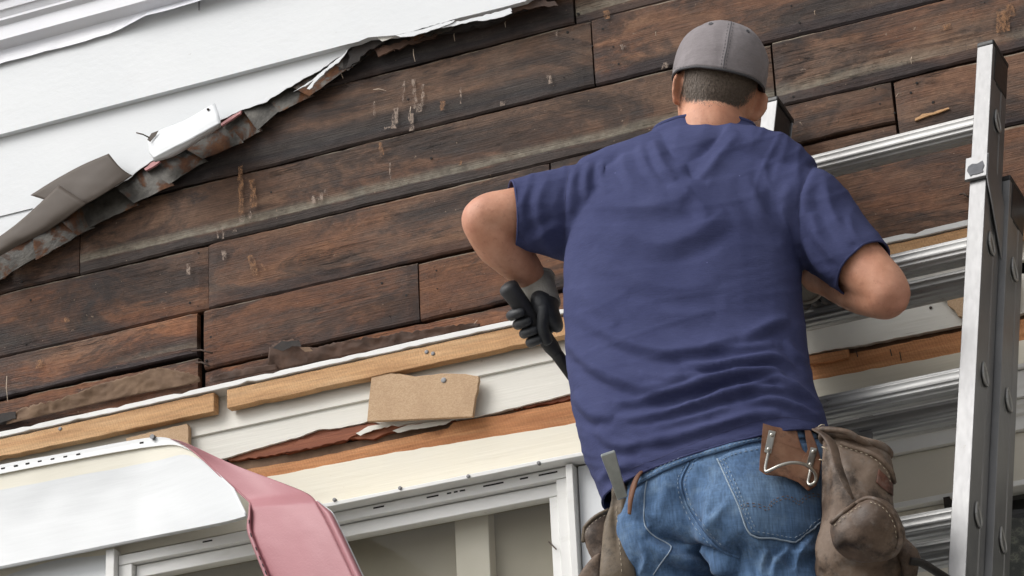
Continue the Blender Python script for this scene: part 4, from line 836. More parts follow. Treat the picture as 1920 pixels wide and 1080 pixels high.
def folds_apply(me, folds, facing=.15, scale=1.0):
    v = to_np(me); nr = normals(me); pix = S(v); view = CAM-v; view /= np.linalg.norm(view, axis=1)[:, None]; ok = np.clip(((nr*view).sum(1)-facing)/.2, 0, 1); disp = np.zeros(len(v))
    for F_ in folds:
        pts, w, h = F_[:3]; asym = F_[3] if len(F_) > 3 else .55; q = spline([p[:2] for p in pts], max(8, len(pts)*6)); bb = (pix[:, 0] > q[:, 0].min()-4*w) & (pix[:, 0] < q[:, 0].max()+4*w) & (pix[:, 1] > q[:, 1].min()-4*w) & (pix[:, 1] < q[:, 1].max()+4*w)
        idx = np.where(bb)[0]
        if not len(idx): continue
        p = pix[idx]; best = np.full(len(idx), 1e9); sg = np.zeros(len(idx)); tt = np.zeros(len(idx))
        for i in range(len(q)-1):
            a, b = q[i], q[i+1]; ab = b-a; L2 = ab.dot(ab)+1e-9; t = np.clip(((p-a)@ab)/L2, 0, 1); dv = p-a-t[:, None]*ab; dd = np.hypot(dv[:, 0], dv[:, 1]); up_ = dd < best
            best[up_] = dd[up_]; cr = ab[0]*dv[:, 1]-ab[1]*dv[:, 0]; sg[up_] = np.where(cr > 0, 1, -1)[up_]; tt[up_] = ((i+t)/(len(q)-1))[up_]
        s_ = best*sg; tap = np.clip(np.sin(np.pi*np.clip(tt, 0.0, 1)), 0, 1)**.6
        tap = np.where((tt <= 0) | (tt >= 1), tap*0, tap)+0.12*np.exp(-(best/w)**2)*0
        prof = np.exp(-(np.abs(s_)/w)**1.35)-asym*np.exp(-((s_-1.6*w)/(1.0*w))**2)
        disp[idx] += h*prof*tap
    v += nr*(disp*ok*scale)[:, None]; me.vertices.foreach_set('co', v.ravel()); me.update()
def ripple(me, amp, sc, seed=0.0, stretch=(1, 1, 1)):
    v = to_np(me); nr = normals(me); d = np.array([noise.noise((a*sc*stretch[0]+seed, b*sc*stretch[1], c*sc*stretch[2])) for a, b, c in v]); v += nr*(amp*d)[:, None]; me.vertices.foreach_set('co', v.ravel()); me.update()
def wrinkles(me, amp, sc, stretch, rot, seed, wfun):
    "small tension creases: ridged noise, stretched along one direction of the cloth"
    v = to_np(me); nr = normals(me); c_, s_ = math.cos(rot), math.sin(rot); a = v@CR[:, 0]; b = v@CR[:, 1]; x = (a*c_+b*s_)*sc/stretch; y = (-a*s_+b*c_)*sc; w = wfun(S(v)); d = np.zeros(len(v))
    for i in np.where(w > .02)[0]:
        wx = x[i]+.35*noise.noise((x[i]*.8, y[i]*.8, seed+9.)); q = noise.noise((wx, y[i]+.5*noise.noise((x[i], y[i]*.5, seed+4.)), seed)); d[i] = (1-min(1, abs(q)*3.2))**1.6
    v += nr*(amp*(d-.3)*w)[:, None]; me.vertices.foreach_set('co', v.ravel()); me.update()
def cut(me, c, axis, rad):
    "cuts an opening: removes what lies beyond the plane, near the point"
    bm = bmesh.new(); bm.from_mesh(me); c = Vector(c); fs = [f for f in bm.faces if (f.calc_center_median()-c).length < rad]; es = {e for f in fs for e in f.edges}; vs2 = {v_ for f in fs for v_ in f.verts}
    bmesh.ops.bisect_plane(bm, geom=list(vs2)+list(es)+fs, plane_co=c, plane_no=Vector(axis), clear_outer=True); bm.to_mesh(me); bm.free(); me.update()
class Caster:
    def __init__(s, me): s.t = BVHTree.FromPolygons([tuple(q) for q in to_np(me)], [tuple(p.vertices) for p in me.polygons])
    def __call__(s, px, py, off=0.0):
        d = Vector(_n(ray(px, py))); loc, nr, _, _ = s.t.ray_cast(Vector(CAM), d)
        if loc is None:
            return None
        if nr.dot(d) > 0: nr = -nr
        return np.array(loc+nr*off)
    def near(s, p, off=0.0):
        loc, nr, _, _ = s.t.find_nearest(Vector(p)); return np.array(loc+nr*off)
def surf_line(cast, pts, n, off): return [p for p in (cast(q[0], q[1], off) for q in spline([a[:2] for a in pts], n)) if p is not None]
def seam(name, cast, pts, r, mat, parent, off=.0004, n=40):
    q = surf_line(cast, pts, n, off)
    if len(q) < 3: return None
    mb = MB(); mb.tube(q, r, 6); return mb.build(name, mat, parent, True)
def stitches(name, cast, lines, mat, parent, off=.0008, ln=6, gap=4, r=.0009):
    mb = MB()
    for pts in lines:
        L = sum(math.dist(a[:2], b[:2]) for a, b in zip(pts[:-1], pts[1:])); n = max(4, int(L/(ln+gap))*2); q = spline([a[:2] for a in pts], n+1)
        for i in range(0, n, 2):
            a, b = cast(*q[i], off), cast(*(q[i]*.15+q[i+1]*.85), off)
            if a is not None and b is not None and np.linalg.norm(a-b) < .03: mb.tube([a, (a+b)/2, b], r*.62, 5)
    return tag(mb.build(name, mat, parent), kind='stuff')
def patch(name, cast, quad, mat, parent, off=.0025, nu=24, nv=20, th=.002, edge=None):
    "a flat piece sewn on: grid between four picture outlines (top, bottom given as curves) laid onto the surface"
    a, b = spline(quad[0], nu), spline(quad[1], nu); G = []; last = None
    for t in np.linspace(0, 1, nv):
        row = []
        for j in range(nu):
            q = a[j]*(1-t)+b[j]*t; p = cast(q[0], q[1], off); p = last if p is None else p; row.append(p); last = p
        G.append(row)
    o = grid_mesh(name, G, mat, parent, th); return o

man = empty('person', P(1370, 1080, .5)*np.array([1, 1, 0])+np.array([0, 0, 2.35]), 'man in navy t-shirt, grey cap and jeans, seen from behind prying at the wall', 'person')
DH, DT, DN = .53, .46, .42          # how far the hips, chest and neck stand out from the wall

# ---- head: frame tilted to the right, turned a little to the left
hf = _n((-.50, .86, .02)); hu = _n(np.array([.20, .10, 1.0])); hr = _n(np.cross(hf, hu)); hu = np.cross(hr, hf)
HC = P(1344, 174, DN-.03)
def HP(x, y, z): return HC+hr*x+hf*y+hu*z       # right, forward, up
HR = [(-.128, .018, .022, .062), (-.116, .036, .044, .052), (-.095, .051, .066, .034), (-.06, .063, .084, .014), (-.03, .069, .092, .006), (0, .073, .096, 0), (.04, .076, .098, -.003), (.075, .070, .089, -.004), (.1, .052, .066, -.004), (.115, .022, .03, -.004)]
body = MB(); loft(body, [ell(HP(0, o_, v_), hr*w_, hf*d_, 32, .95) for v_, w_, d_, o_ in HR])
ellipsoid(body, HP(0, .108, -.03), hr*.014, hf*.018, hu*.024); ellipsoid(body, HP(0, .092, .015), hr*.05, hf*.012, hu*.012); ellipsoid(body, HP(0, .09, -.075), hr*.025, hf*.014, hu*.012)
for sx in (-1, 1):
    ox = _n(hr*sx*.80-hf*.60) if sx > 0 else _n(hr*sx*.50-hf*.85); oy = _n(hr*sx*.55+hf*.80) if sx > 0 else _n(hr*sx*.85+hf*.5)
    c = HP(sx*(.079 if sx > 0 else .076), -.004, -.012)
    ellipsoid(body, c+ox*.006, ox*.021, oy*.0065, hu*.031+hf*-.006); ellipsoid(body, c+ox*.001+hu*-.024, ox*.012, oy*.007, hu*.012)
NB = P(1331, 262, DN+.02)            # base of the neck
limb(body, [HP(0, -.008, -.020), HP(0, -.016, -.075), NB+np.array([0, .02, .01]), NB+np.array([0, .05, -.07])], [.058, .062, .068, .060], 24, 20)
# torso core and arms
loft(body, [ring_lr((1210, 800), (1470, 740), DH-.02, .6), ring_lr((1150, 560), (1440, 520), DT, .55), ring_lr((1190, 390), (1430, 360), DT-.03, .35), ring_lr((1270, 310), (1390, 305), DN-.03, .4)])
LAR = [(1095, 392, DT), (1030, 396, DT+.03), (960, 402, DT+.075), (912, 407, DT+.095), (912, 425, DT+.09), (938, 458, DT+.06), (975, 497, DT+.01), (1003, 530, DT-.03), (1014, 560, DT-.045)]
limb(body, LAR, [.058, .054, .050, .0435, .043, .0475, .038, .027, .025], 22, 60)
RAR = [(1490, 385, DT-.06), (1555, 440, DT-.05), (1618, 500, DT-.04), (1662, 545, DT-.035), (1652, 556, DT-.05), (1606, 541, DT-.10), (1556, 522, DT-.15), (1519, 517, DT-.185), (1500, 518, DT-.20)]
limb(body, RAR, [.06, .056, .051, .043, .042, .045, .037, .029, .027], 22, 60)
ellipsoid(body, P(889, 400, DT+.102), CR[:, 0]*.018, CR[:, 1]*.018, CR[:, 2]*.018); ellipsoid(body, P(1685, 568, DT-.035), CR[:, 0]*.017, CR[:, 1]*.019, CR[:, 2]*.018)
bme = union(body, .0042, 4, 'body'); ripple(bme, .0012, 28, 4.)
def Hloc(v): w = v-HC; return np.stack([w@hr, w@hf, w@hu], -1)
skin = link('body', bme, MAT['skin'], man, True)
scast = Caster(bme)

# ---- hair: short strands over the nape and the sides
hm = MB(); RN = random.Random(3); cnt = 0; tries = 0
HLX, HLY = [1250, 1262, 1280, 1305, 1345, 1375, 1395, 1410, 1432], [160, 180, 190, 196, 199, 202, 196, 184, 174]
while cnt < 20000 and tries < 90000:
    tries += 1; x, y = RN.uniform(1254, 1428), RN.uniform(112, 212); yl = np.interp(x, HLX, HLY)+2.5*noise.noise((x*.12, 3., 0))
    if y > yl or (y > yl-32 and RN.random() > .06+.94*((yl-y)/32)**1.3): continue
    p = scast(x, y, .0002)
    if p is None: continue
    l_ = Hloc(p); p = scast(x, y, .0002+.0010*min(1, max(0, (l_[2]+.006)/.010)))
    if abs(l_[0]) > .070 and l_[1] > -.035: continue
    nrm = _n(np.array([0, 0, 0])+hr*l_[0]/.073+hf*min(-.2, l_[1]/.096))
    t_ = _n(-hu+hr*(RN.uniform(-.4, .4)-.35*l_[0]/.07)+nrm*RN.uniform(.06, .30)); L = RN.uniform(.006, .012); s_ = _n(np.cross(t_, nrm))*RN.uniform(.0004, .0007)
    hm.add([p-s_, p+s_, p+t_*L*.6+s_*.7, p+t_*L+nrm*-.001, p+t_*L*.6-s_*.7], [(0, 1, 2, 4), (4, 2, 3)]); cnt += 1
tag(hm.build('hair', MAT['hair'], man), kind='stuff')
def hw(z_, c_): return np.interp(z_, [q[0] for q in HR], [q[c_] for q in HR])
AN = np.linspace(-1.75, 1.75, 60)
G = [[scast.near(HP(hw(z_, 1)*math.sin(a), hw(z_, 3)-hw(z_, 2)*math.cos(a), z_+(.020*max(0, abs(a)/1.75-.6)+.003*noise.noise((a*9, 0, 0)))*(1-k_/9)), .0016*min(1, k_/4)-.0012) for a in AN] for k_, z_ in enumerate(np.linspace(.004, .07, 10))]
grid_mesh('hair_base', G, MAT['hair'], man, .0006)

# ---- cap
cv = [(.014, .0895, .106), (.03, .0915, .1085), (.055, .0925, .110), (.08, .090, .105), (.103, .0795, .092), (.120, .063, .072), (.132, .043, .048), (.1385, .020, .023), (.140, .004, .005)]
cm = MB(); rings = []
def edge_v(a): return .018*math.sin(a)            # the back edge dips below the sides
for k_, (v_, w_, d_) in enumerate(cv):
    r_ = []
    for j in range(56):
        a = 2*math.pi*j/56; fwd_ = math.sin(a); e_ = (edge_v(a)+.002*noise.noise((math.cos(a)*2, math.sin(a)*2, 4.)))*max(0, 1-k_/4)
        r_.append(HP(w_*math.cos(a), -.003+d_*math.sin(a), v_+e_+.004*math.cos(2*a)*(1 if k_ == 0 else 0)))
    rings.append(r_)
loft(cm, rings[::1], False); n_ = 56; me = bpy.data.meshes.new('cap'); me.from_pydata([tuple(v) for v in cm.v], [], cm.f+[tuple((len(cv)-1)*n_+k_ for k_ in range(n_))])
cme = evaluated(me, [('SUBSURF', dict(levels=2, render_levels=2))]); 
ripple(cme, .0016, 22, 2.); ripple(cme, .0010, 60, 5.)
capo = empty('cap', HC+hu*.03); capo.parent = man; capo.matrix_parent_inverse = man.matrix_basis.inverted(); capo['label'] = 'faded grey baseball cap with a stitched back seam'
crown = link('crown', cme, MAT['cap'], capo, True); m = crown.modifiers.new('s', 'SOLIDIFY'); m.thickness = .002; m.offset = -1
mb = MB(); e0 = [np.array(p)-hu*.001 for p in rings[0]]; mb.tube(e0+[e0[0]], .0025, 8, False); mb.build('piping', MAT['piping'], capo, True)
G = []
for t in np.linspace(0, 1, 8):
    G.append([HP(.086*math.cos(a)*(1-.12*t), -.003+.103*math.sin(a)+(.075*math.sin(a)**2)*t, .033-.022*t*t-.018*(math.cos(a))**2*t) for a in np.linspace(.35, math.pi-.35, 24)])
grid_mesh('bill', G, MAT['cap'], capo, .004)
ccast = Caster(cme)
BS = [(1372, 38), (1367, 62), (1363, 88), (1358, 112), (1355, 140)]
folds_apply(cme, [(BS, 5, .0022, .0), ([(1262, 132), (1300, 124), (1345, 128), (1400, 144), (1432, 164)], 6, .0012, .6), ([(1290, 118), (1330, 116), (1362, 124)], 7, .0016), ([(1380, 136), (1410, 140), (1436, 150)], 7, .0016), ([(1270, 112), (1285, 90), (1300, 70)], 8, -.0012), ([(1300, 60), (1320, 84), (1345, 92)], 10, .0012)], .05)
ccast = Caster(cme)
seam('back_seam', ccast, BS, .0008, MAT['capthread'], capo, .0000)
stitches('seam_stitches', ccast, [[(x-4.5, y) for x, y in BS], [(x+4.5, y) for x, y in BS]], MAT['capthread'], capo, .0004, 4, 2.2, .0009)
stitches('edge_stitches', ccast, [[(1264, 128), (1300, 124), (1345, 129), (1398, 145), (1430, 164)]], MAT['capthread'], capo, .0003, 4, 2.5, .0006)
for q in ((1333, 45), (1402, 59)):
    p = ccast(*q, .0006)
    if p is not None:
        nrm = _n(p-HP(0, 0, .05)); s1 = _n(np.cross(nrm, hu)); s2 = np.cross(nrm, s1); mb = MB(); mb.tube([p+s1*.0034*math.cos(t)+s2*.0034*math.sin(t) for t in np.linspace(0, 2*math.pi, 13)], .0013, 6, False); mb.tube([p-nrm*.002, p+nrm*.0004], .0026, 8); mb.build('eyelet', MAT['capthread'], capo, True)

# ---- t-shirt
sh = MB()
TL = [((1133, 965), (1556, 842), DH, .60), ((1130, 938), (1556, 820), DH, .60), ((1097, 862), (1549, 788), DH-.005, .60), ((1080, 790), (1532, 738), DH-.01, .58), ((1068, 715), (1518, 685), DH-.02, .56), ((1061, 640), (1508, 615), DT+.035, .55), ((1058, 560), (1503, 540), DT+.02, .55),
      ((1062, 480), (1500, 465), DT+.01, .54), ((1075, 425), (1506, 400), DT, .50), ((1100, 372), (1512, 335), DT-.01, .44), ((1150, 312), (1490, 292), DT-.02, .40), ((1198, 272), (1450, 265), DN+.005, .42), ((1230, 248), (1418, 246), DN, .48), ((1240, 232), (1410, 230), DN-.005, .5)]
loft(sh, [ring_lr(a, b, d, f_, .22, .86) for a, b, d, f_ in TL])
SL = [(1130, 400, DT), (1075, 402, DT+.02), (1020, 400, DT+.045), (962, 402, DT+.075), (935, 403, DT+.09)]; limb(sh, SL, [.092, .094, .080, .0655, .064], 26, 30)
SRt = [(1455, 380, DT-.05), (1510, 405, DT-.05), (1560, 448, DT-.048), (1618, 502, DT-.040), (1640, 522, DT-.036)]; limb(sh, SRt, [.088, .090, .074, .0605, .059], 26, 30)
limb(sh, [(1100, 350, DT-.0), (1200, 318, DT-.015), (1330, 300, DT-.02), (1440, 305, DT-.03), (1500, 345, DT-.045)], [.052, .062, .070, .060, .052], 22, 30)
sme = union(sh, .0042, 9, 't_shirt')
FO = [  # traced creases: outline, half width, height, depth of the furrow below
    ([(1236, 244), (1256, 282), (1283, 306)], 11, -.006, .0), ([(1360, 240), (1322, 280), (1283, 306)], 12, -.006, .0), ([(1283, 300), (1300, 332), (1330, 344)], 10, -.005, .2),
    ([(1225, 262), (1242, 310), (1268, 340)], 11, .007, .4), ([(1385, 250), (1352, 292), (1322, 330), (1290, 346)], 13, .007, .4), ([(1200, 268), (1212, 310), (1240, 345)], 9, .004),
    ([(1170, 285), (1172, 320), (1190, 350)], 10, .004), ([(1135, 300), (1128, 335), (1140, 365)], 9, .0045), ([(1108, 305), (1098, 340), (1102, 380)], 8, .004), ([(1085, 312), (1070, 350), (1068, 400)], 8, .003),
    ([(1066, 322), (1060, 370), (1058, 430), (1057, 500)], 6, -.004, -.2), ([(1534, 296), (1512, 330), (1499, 372), (1497, 425), (1506, 498)], 6, -.0055, -.3),
    ([(1110, 375), (1180, 392), (1250, 384), (1300, 362)], 17, .006), ([(1150, 425), (1240, 462), (1320, 430), (1360, 392)], 20, .006), ([(1255, 350), (1300, 372), (1330, 410)], 13, .005),
    ([(1480, 340), (1470, 400), (1480, 460)], 15, .005, .3), ([(1430, 300), (1440, 345), (1470, 380)], 13, .005, .3), ([(1400, 330), (1430, 400), (1475, 440)], 14, .004),
    ([(1110, 470), (1180, 520), (1270, 545), (1350, 530)], 20, .005), ([(1085, 540), (1120, 575), (1160, 608)], 14, .005, .3),
    ([(1080, 590), (1160, 637), (1240, 661), (1310, 656), (1390, 632)], 11, .008), ([(1385, 638), (1440, 612), (1480, 598)], 11, .006), ([(1180, 560), (1260, 590), (1340, 585)], 16, .004),
    ([(1064, 640), (1110, 687), (1170, 717), (1220, 730), (1285, 713)], 11, .009), ([(1276, 681), (1330, 687), (1395, 678), (1450, 673), (1490, 690)], 8, .010, .7), ([(1320, 650), (1390, 655), (1450, 648)], 9, .005),
    ([(1150, 758), (1240, 741), (1310, 721), (1375, 701), (1440, 696), (1470, 706)], 9, .012, .7), ([(1385, 731), (1435, 712), (1465, 714), (1505, 738), (1538, 765)], 7, .008, .7), ([(1155, 788), (1240, 776), (1310, 756), (1385, 734), (1460, 728), (1515, 748)], 8, .009, .6),
    ([(1080, 735), (1110, 775), (1150, 784)], 10, .007, .4), ([(1170, 837), (1260, 821), (1335, 800), (1410, 780), (1465, 774)], 9, .007, .5), ([(1120, 800), (1150, 832), (1200, 838)], 10, .007, .4), ([(1225, 800), (1300, 782), (1370, 762)], 8, .005, .5), ([(1400, 755), (1450, 748), (1500, 765), (1540, 790)], 8, .006, .6), ([(1120, 905), (1150, 880), (1195, 866)], 9, .004),
    ([(1470, 640), (1490, 665), (1512, 680)], 8, .006, .4), ([(1200, 700), (1260, 712), (1320, 700)], 9, .005, .5),
    # sleeves
    ([(1030, 330), (1010, 380), (1020, 440), (1045, 490)], 12, .005), ([(1050, 420), (1012, 440), (985, 462)], 10, .005), ([(1000, 340), (980, 380), (985, 420)], 9, .003), ([(1545, 340), (1560, 400), (1600, 460)], 13, .006), ([(1520, 400), (1540, 450), (1580, 500)], 12, .007), ([(1510, 450), (1530, 490), (1560, 525)], 9, .006), ([(1590, 400), (1600, 440), (1630, 470)], 9, .003),
    ([(955, 342), (957, 385), (970, 430), (990, 463)], 4.5, -.0022, -.2), ([(1652, 458), (1636, 490), (1603, 517), (1570, 530)], 4.5, -.0022, -.2)]
folds_apply(sme, FO, .05, 1.5)
def w_low(q): return np.clip((q[:, 1]-560)/200, 0, 1)
def w_all(q): return np.full(len(q), .55)
def w_top(q): return np.clip((420-q[:, 1])/140, 0, 1)
wrinkles(sme, .0030, 16, 4.5, -.22, 3., w_low); wrinkles(sme, .0026, 24, 5.0, .22, 7., w_all); wrinkles(sme, .0030, 22, 3.5, 1.25, 12., w_top); wrinkles(sme, .0016, 40, 4.0, -.25, 21., w_low)
ripple(sme, .0020, 15, 3.); smooth_np(sme, 1, .4)
# openings: hem, sleeve ends, neck
hl, hrr = P(1133, 945, DH+.05), P(1556, 822, DH-.05); hc = (hl+hrr)/2
hup = _n(np.cross(_n(hrr-hl), np.array([.10, 1.0, 0.10]))); hup = hup if hup[2] > 0 else -hup
cut(sme, hc, -hup, .6)
la = _n(pt(SL[3])-pt(SL[2])); cut(sme, pt(SL[3]), la, .11); ra = _n(pt(SRt[3])-pt(SRt[2])); cut(sme, pt(SRt[3]), ra, .105)
nc = P(1328, 247, DN); cut(sme, nc, _n((.02, .30, 1.0)), .15)
shirt = link('t_shirt', sme, MAT['shirt'], man, True); m = shirt.modifiers.new('s', 'SOLIDIFY'); m.thickness = .0032; m.offset = 0
tcast = Caster(sme)
# collar rib round the neck opening, and hem seams along the open edges
bm = bmesh.new(); bm.from_mesh(sme); be = [e for e in bm.edges if len(e.link_faces) == 1]; loops = []; seen = set()
for e in be:
    if e in seen: continue
    ch = [e.verts[0], e.verts[1]]; seen.add(e); go = True
    while go:
        go = False
        for e2 in ch[-1].link_edges:
            if e2 not in seen and len(e2.link_faces) == 1: seen.add(e2); ch.append(e2.other_vert(ch[-1])); go = True; break
    if len(ch) > 20: loops.append(np.array([tuple(v_.co) for v_ in ch]))
bm.free()
def sm_loop(L, it=8):
    for _ in range(it): L = (np.roll(L, 1, 0)+2*L+np.roll(L, -1, 0))/4
    return L
for L in loops:
    L = sm_loop(L[:-1]); c = L.mean(0); mb = MB(); Lc_ = np.vstack([L[::2], L[:1]])
    if np.linalg.norm(c-nc) < .1:
        mb.tube([p+np.array([0, 0, .001]) for p in Lc_], .0042, 10, False, 1.2); mb.build('collar', MAT['shirt'], shirt, True)
    else:
        mb.tube(Lc_, .0026, 8, False); mb.build('hem', MAT['shirt'], shirt, True)
for pts in ([(1655, 458), (1640, 490), (1605, 518), (1572, 531)], [(957, 342), (959, 385), (972, 430), (991, 462)], [(1178, 880), (1240, 858), (1300, 833), (1370, 806), (1430, 786), (1480, 784), (1540, 794)], [(1534, 298), (1512, 330), (1499, 372), (1497, 425), (1506, 495)], [(1066, 322), (1060, 370), (1058, 430), (1058, 495)]): seam('seam', tcast, pts, .0007, MAT['thread'], shirt, .0014)

# ---- jeans
jn = MB()
JL = [((1185, 872), (1530, 805), DH-.005, .50), ((1178, 890), (1536, 820), DH, .57), ((1160, 925), (1552, 850), DH, .64), ((1152, 980), (1566, 905), DH+.005, .66), ((1150, 1040), (1574, 965), DH, .64), ((1160, 1095), (1570, 1025), DH-.01, .58)]
loft(jn, [ring_lr(a, b, d, f_, .20, .92) for a, b, d, f_ in JL])
ellipsoid(jn, P(1430, 975, DH+.055), (.112, .03, 0), (-.02, -.098, 0), (0, .01, .125)); ellipsoid(jn, P(1255, 1000, DH+.050), (.095, .02, 0), (0, -.085, 0), (0, .01, .110))
kR, kL = P(1450, 1330, DH-.10), P(1235, 1290, DH-.20)
rfoot, lfoot = LP(-.17, t1+6*SP, .03), LP(-.31, t1+6*SP, .03)
rfoot = rfoot+np.array([0, 0, .055]); lfoot = lfoot+np.array([0, 0, .055])
hR, hL = P(1450, 1010, DH+.01), P(1245, 1030, DH+.0)
kR = (hR*.5+rfoot*.5)+np.array([.01, .05, .02]); kL = (hL*.5+lfoot*.5)+np.array([-.03, .06, .03])
for h_, k_, f_ in ((hR, kR, rfoot), (hL, kL, lfoot)):
    limb(jn, [tuple(h_+np.array([0, 0, .06])), tuple(h_), tuple((h_+k_)/2), tuple(k_), tuple((k_+f_)/2+np.array([0, -.03, 0])), tuple(f_+np.array([0, -.03, .06]))], [.105, .104, .092, .072, .066, .056], 24, 40)
jme = union(jn, .0052, 7, 'jeans')
JF = [([(1290, 868), (1276, 905), (1288, 950), (1318, 998), (1350, 1030), (1390, 1050)], 8, -.006, .0), ([(1215, 990), (1250, 1008), (1300, 1028), (1380, 1052)], 9, -.016, -.4), ([(1215, 1012), (1260, 1040), (1330, 1062), (1390, 1078)], 11, .010), ([(1330, 940), (1325, 980), (1340, 1010)], 9, .008, .5), ([(1370, 1015), (1385, 1045), (1380, 1085)], 8, -.012, -.3), ([(1480, 1030), (1455, 1055), (1450, 1085)], 8, .007, .6), ([(1530, 1000), (1500, 1035), (1490, 1075)], 8, .006, .6), ([(1370, 940), (1340, 975), (1325, 1000)], 10, .006), ([(1385, 1000), (1400, 1040), (1390, 1080)], 10, -.008, -.3),
      ([(1440, 1030), (1430, 1060), (1435, 1085)], 9, .006), ([(1470, 1025), (1500, 1040), (1530, 1030)], 9, .005), ([(1240, 880), (1250, 920), (1230, 960)], 12, .004), ([(1200, 940), (1215, 965), (1240, 975)], 9, .005), ([(1300, 870), (1330, 880), (1350, 900)], 8, .004), ([(1230, 1040), (1280, 1060), (1300, 1085)], 10, .006), ([(1200, 1020), (1210, 1050), (1200, 1080)], 8, .005)]
folds_apply(jme, JF, .05, 1.6); wrinkles(jme, .0045, 18, 3.0, -.5, 33., lambda q: np.clip((q[:, 1]-900)/120, .15, 1)); ripple(jme, .0030, 14, 5.); ripple(jme, .0012, 38, 2.)
jeans = link('jeans', jme, MAT['denim'], man, True); jc = Caster(jme)
pk = patch('back_pocket', jc, ([(1345, 862), (1375, 848), (1425, 838), (1480, 834), (1542, 832)], [(1407, 1003), (1450, 1010), (1490, 1016), (1515, 998), (1540, 978)]), MAT['denim'], jeans, .0022, 26, 24, .003)
def inset(pts, dx, dy): return [(x+dx, y+dy) for x, y in pts]
PB = [(1345, 862), (1365, 905), (1385, 950), (1407, 1003), (1450, 1010), (1490, 1016), (1515, 998), (1540, 978)]
seam('pocket_edge', jc, PB, .0016, MAT['denimthread'], jeans, .0034, 50)
stitches('pocket_stitches', jc, [[(1352, 866), (1372, 908), (1391, 950), (1411, 996)], [(1358, 863), (1378, 906), (1397, 950), (1416, 992)], [(1411, 996), (1450, 1003), (1488, 1009)], [(1488, 1009), (1512, 992), (1538, 971)], [(1350, 868), (1378, 854), (1426, 844)]], MAT['denimthread'], jeans, .0048, 5, 3, .0011)
stitches('pocket_arcs', jc, [[(1389, 951), (1400, 946), (1420, 947), (1438, 954), (1444, 944), (1455, 937), (1473, 932), (1488, 937), (1496, 942), (1506, 933), (1520, 928), (1538, 930)], [(1391, 956), (1400, 951), (1420, 952), (1437, 959), (1447, 948), (1457, 942), (1473, 937), (1486, 942), (1496, 948), (1508, 938), (1522, 933), (1538, 935)]], MAT['orangethread'], jeans, .0048, 6, 1.5, .0011)
seam('centre_seam', jc, [(1292, 868), (1277, 905), (1289, 950), (1319, 998), (1351, 1030), (1385, 1046)], .0022, MAT['denim'], jeans, .0008)
stitches('seam_stitches', jc, [[(1282, 875), (1270, 905), (1281, 950), (1312, 1000), (1345, 1033)], [(1300, 870), (1285, 905), (1297, 948), (1327, 994), (1356, 1024)]], MAT['denimthread'], jeans, .0012, 5, 4, .0009)
seam('side_seam', jc, [(1213, 902), (1209, 930), (1208, 975), (1213, 992), (1230, 1008), (1255, 1022), (1257, 1032), (1240, 1055), (1225, 1078)], .0013, MAT['denimthread'], jeans, .0008)
seam('yoke_seam', jc, [(1300, 866), (1330, 848), (1370, 835), (1425, 826)], .0018, MAT['denim'], jeans, .0008)
wb = patch('waistband', jc, ([(1185, 888), (1230, 868), (1290, 842), (1360, 818), (1430, 800), (1540, 796)], [(1190, 915), (1232, 892), (1292, 866), (1360, 846), (1430, 828), (1542, 822)]), MAT['denim'], jeans, .003, 40, 6, .004)
stitches('waistband_stitches', jc, [[(1192, 910), (1233, 888), (1292, 862), (1360, 842), (1428, 825)], [(1216, 890), (1290, 856), (1360, 831), (1426, 812)]], MAT['denimthread'], jeans, .0062, 5, 3, .0010)
for f_, k_ in ((rfoot, kR), (lfoot, kL)):
    mb = MB(); limb(mb, [tuple(f_+np.array([0, -.035, .10])), tuple(f_+np.array([0, -.035, .0])), tuple(f_+np.array([0, -.03, -.02]))], [.05, .052, .045], 16, 10); ellipsoid(mb, f_+np.array([0, .05, .0]), (.045, 0, 0), (0, .13, 0), (0, 0, .045)); b_ = union(mb, .008, 4, 'boot'); v = to_np(b_); v[:, 2] = np.maximum(v[:, 2], f_[2]-.036); b_.vertices.foreach_set('co', v.ravel()); link('boot', b_, MAT['boot'], man, True)

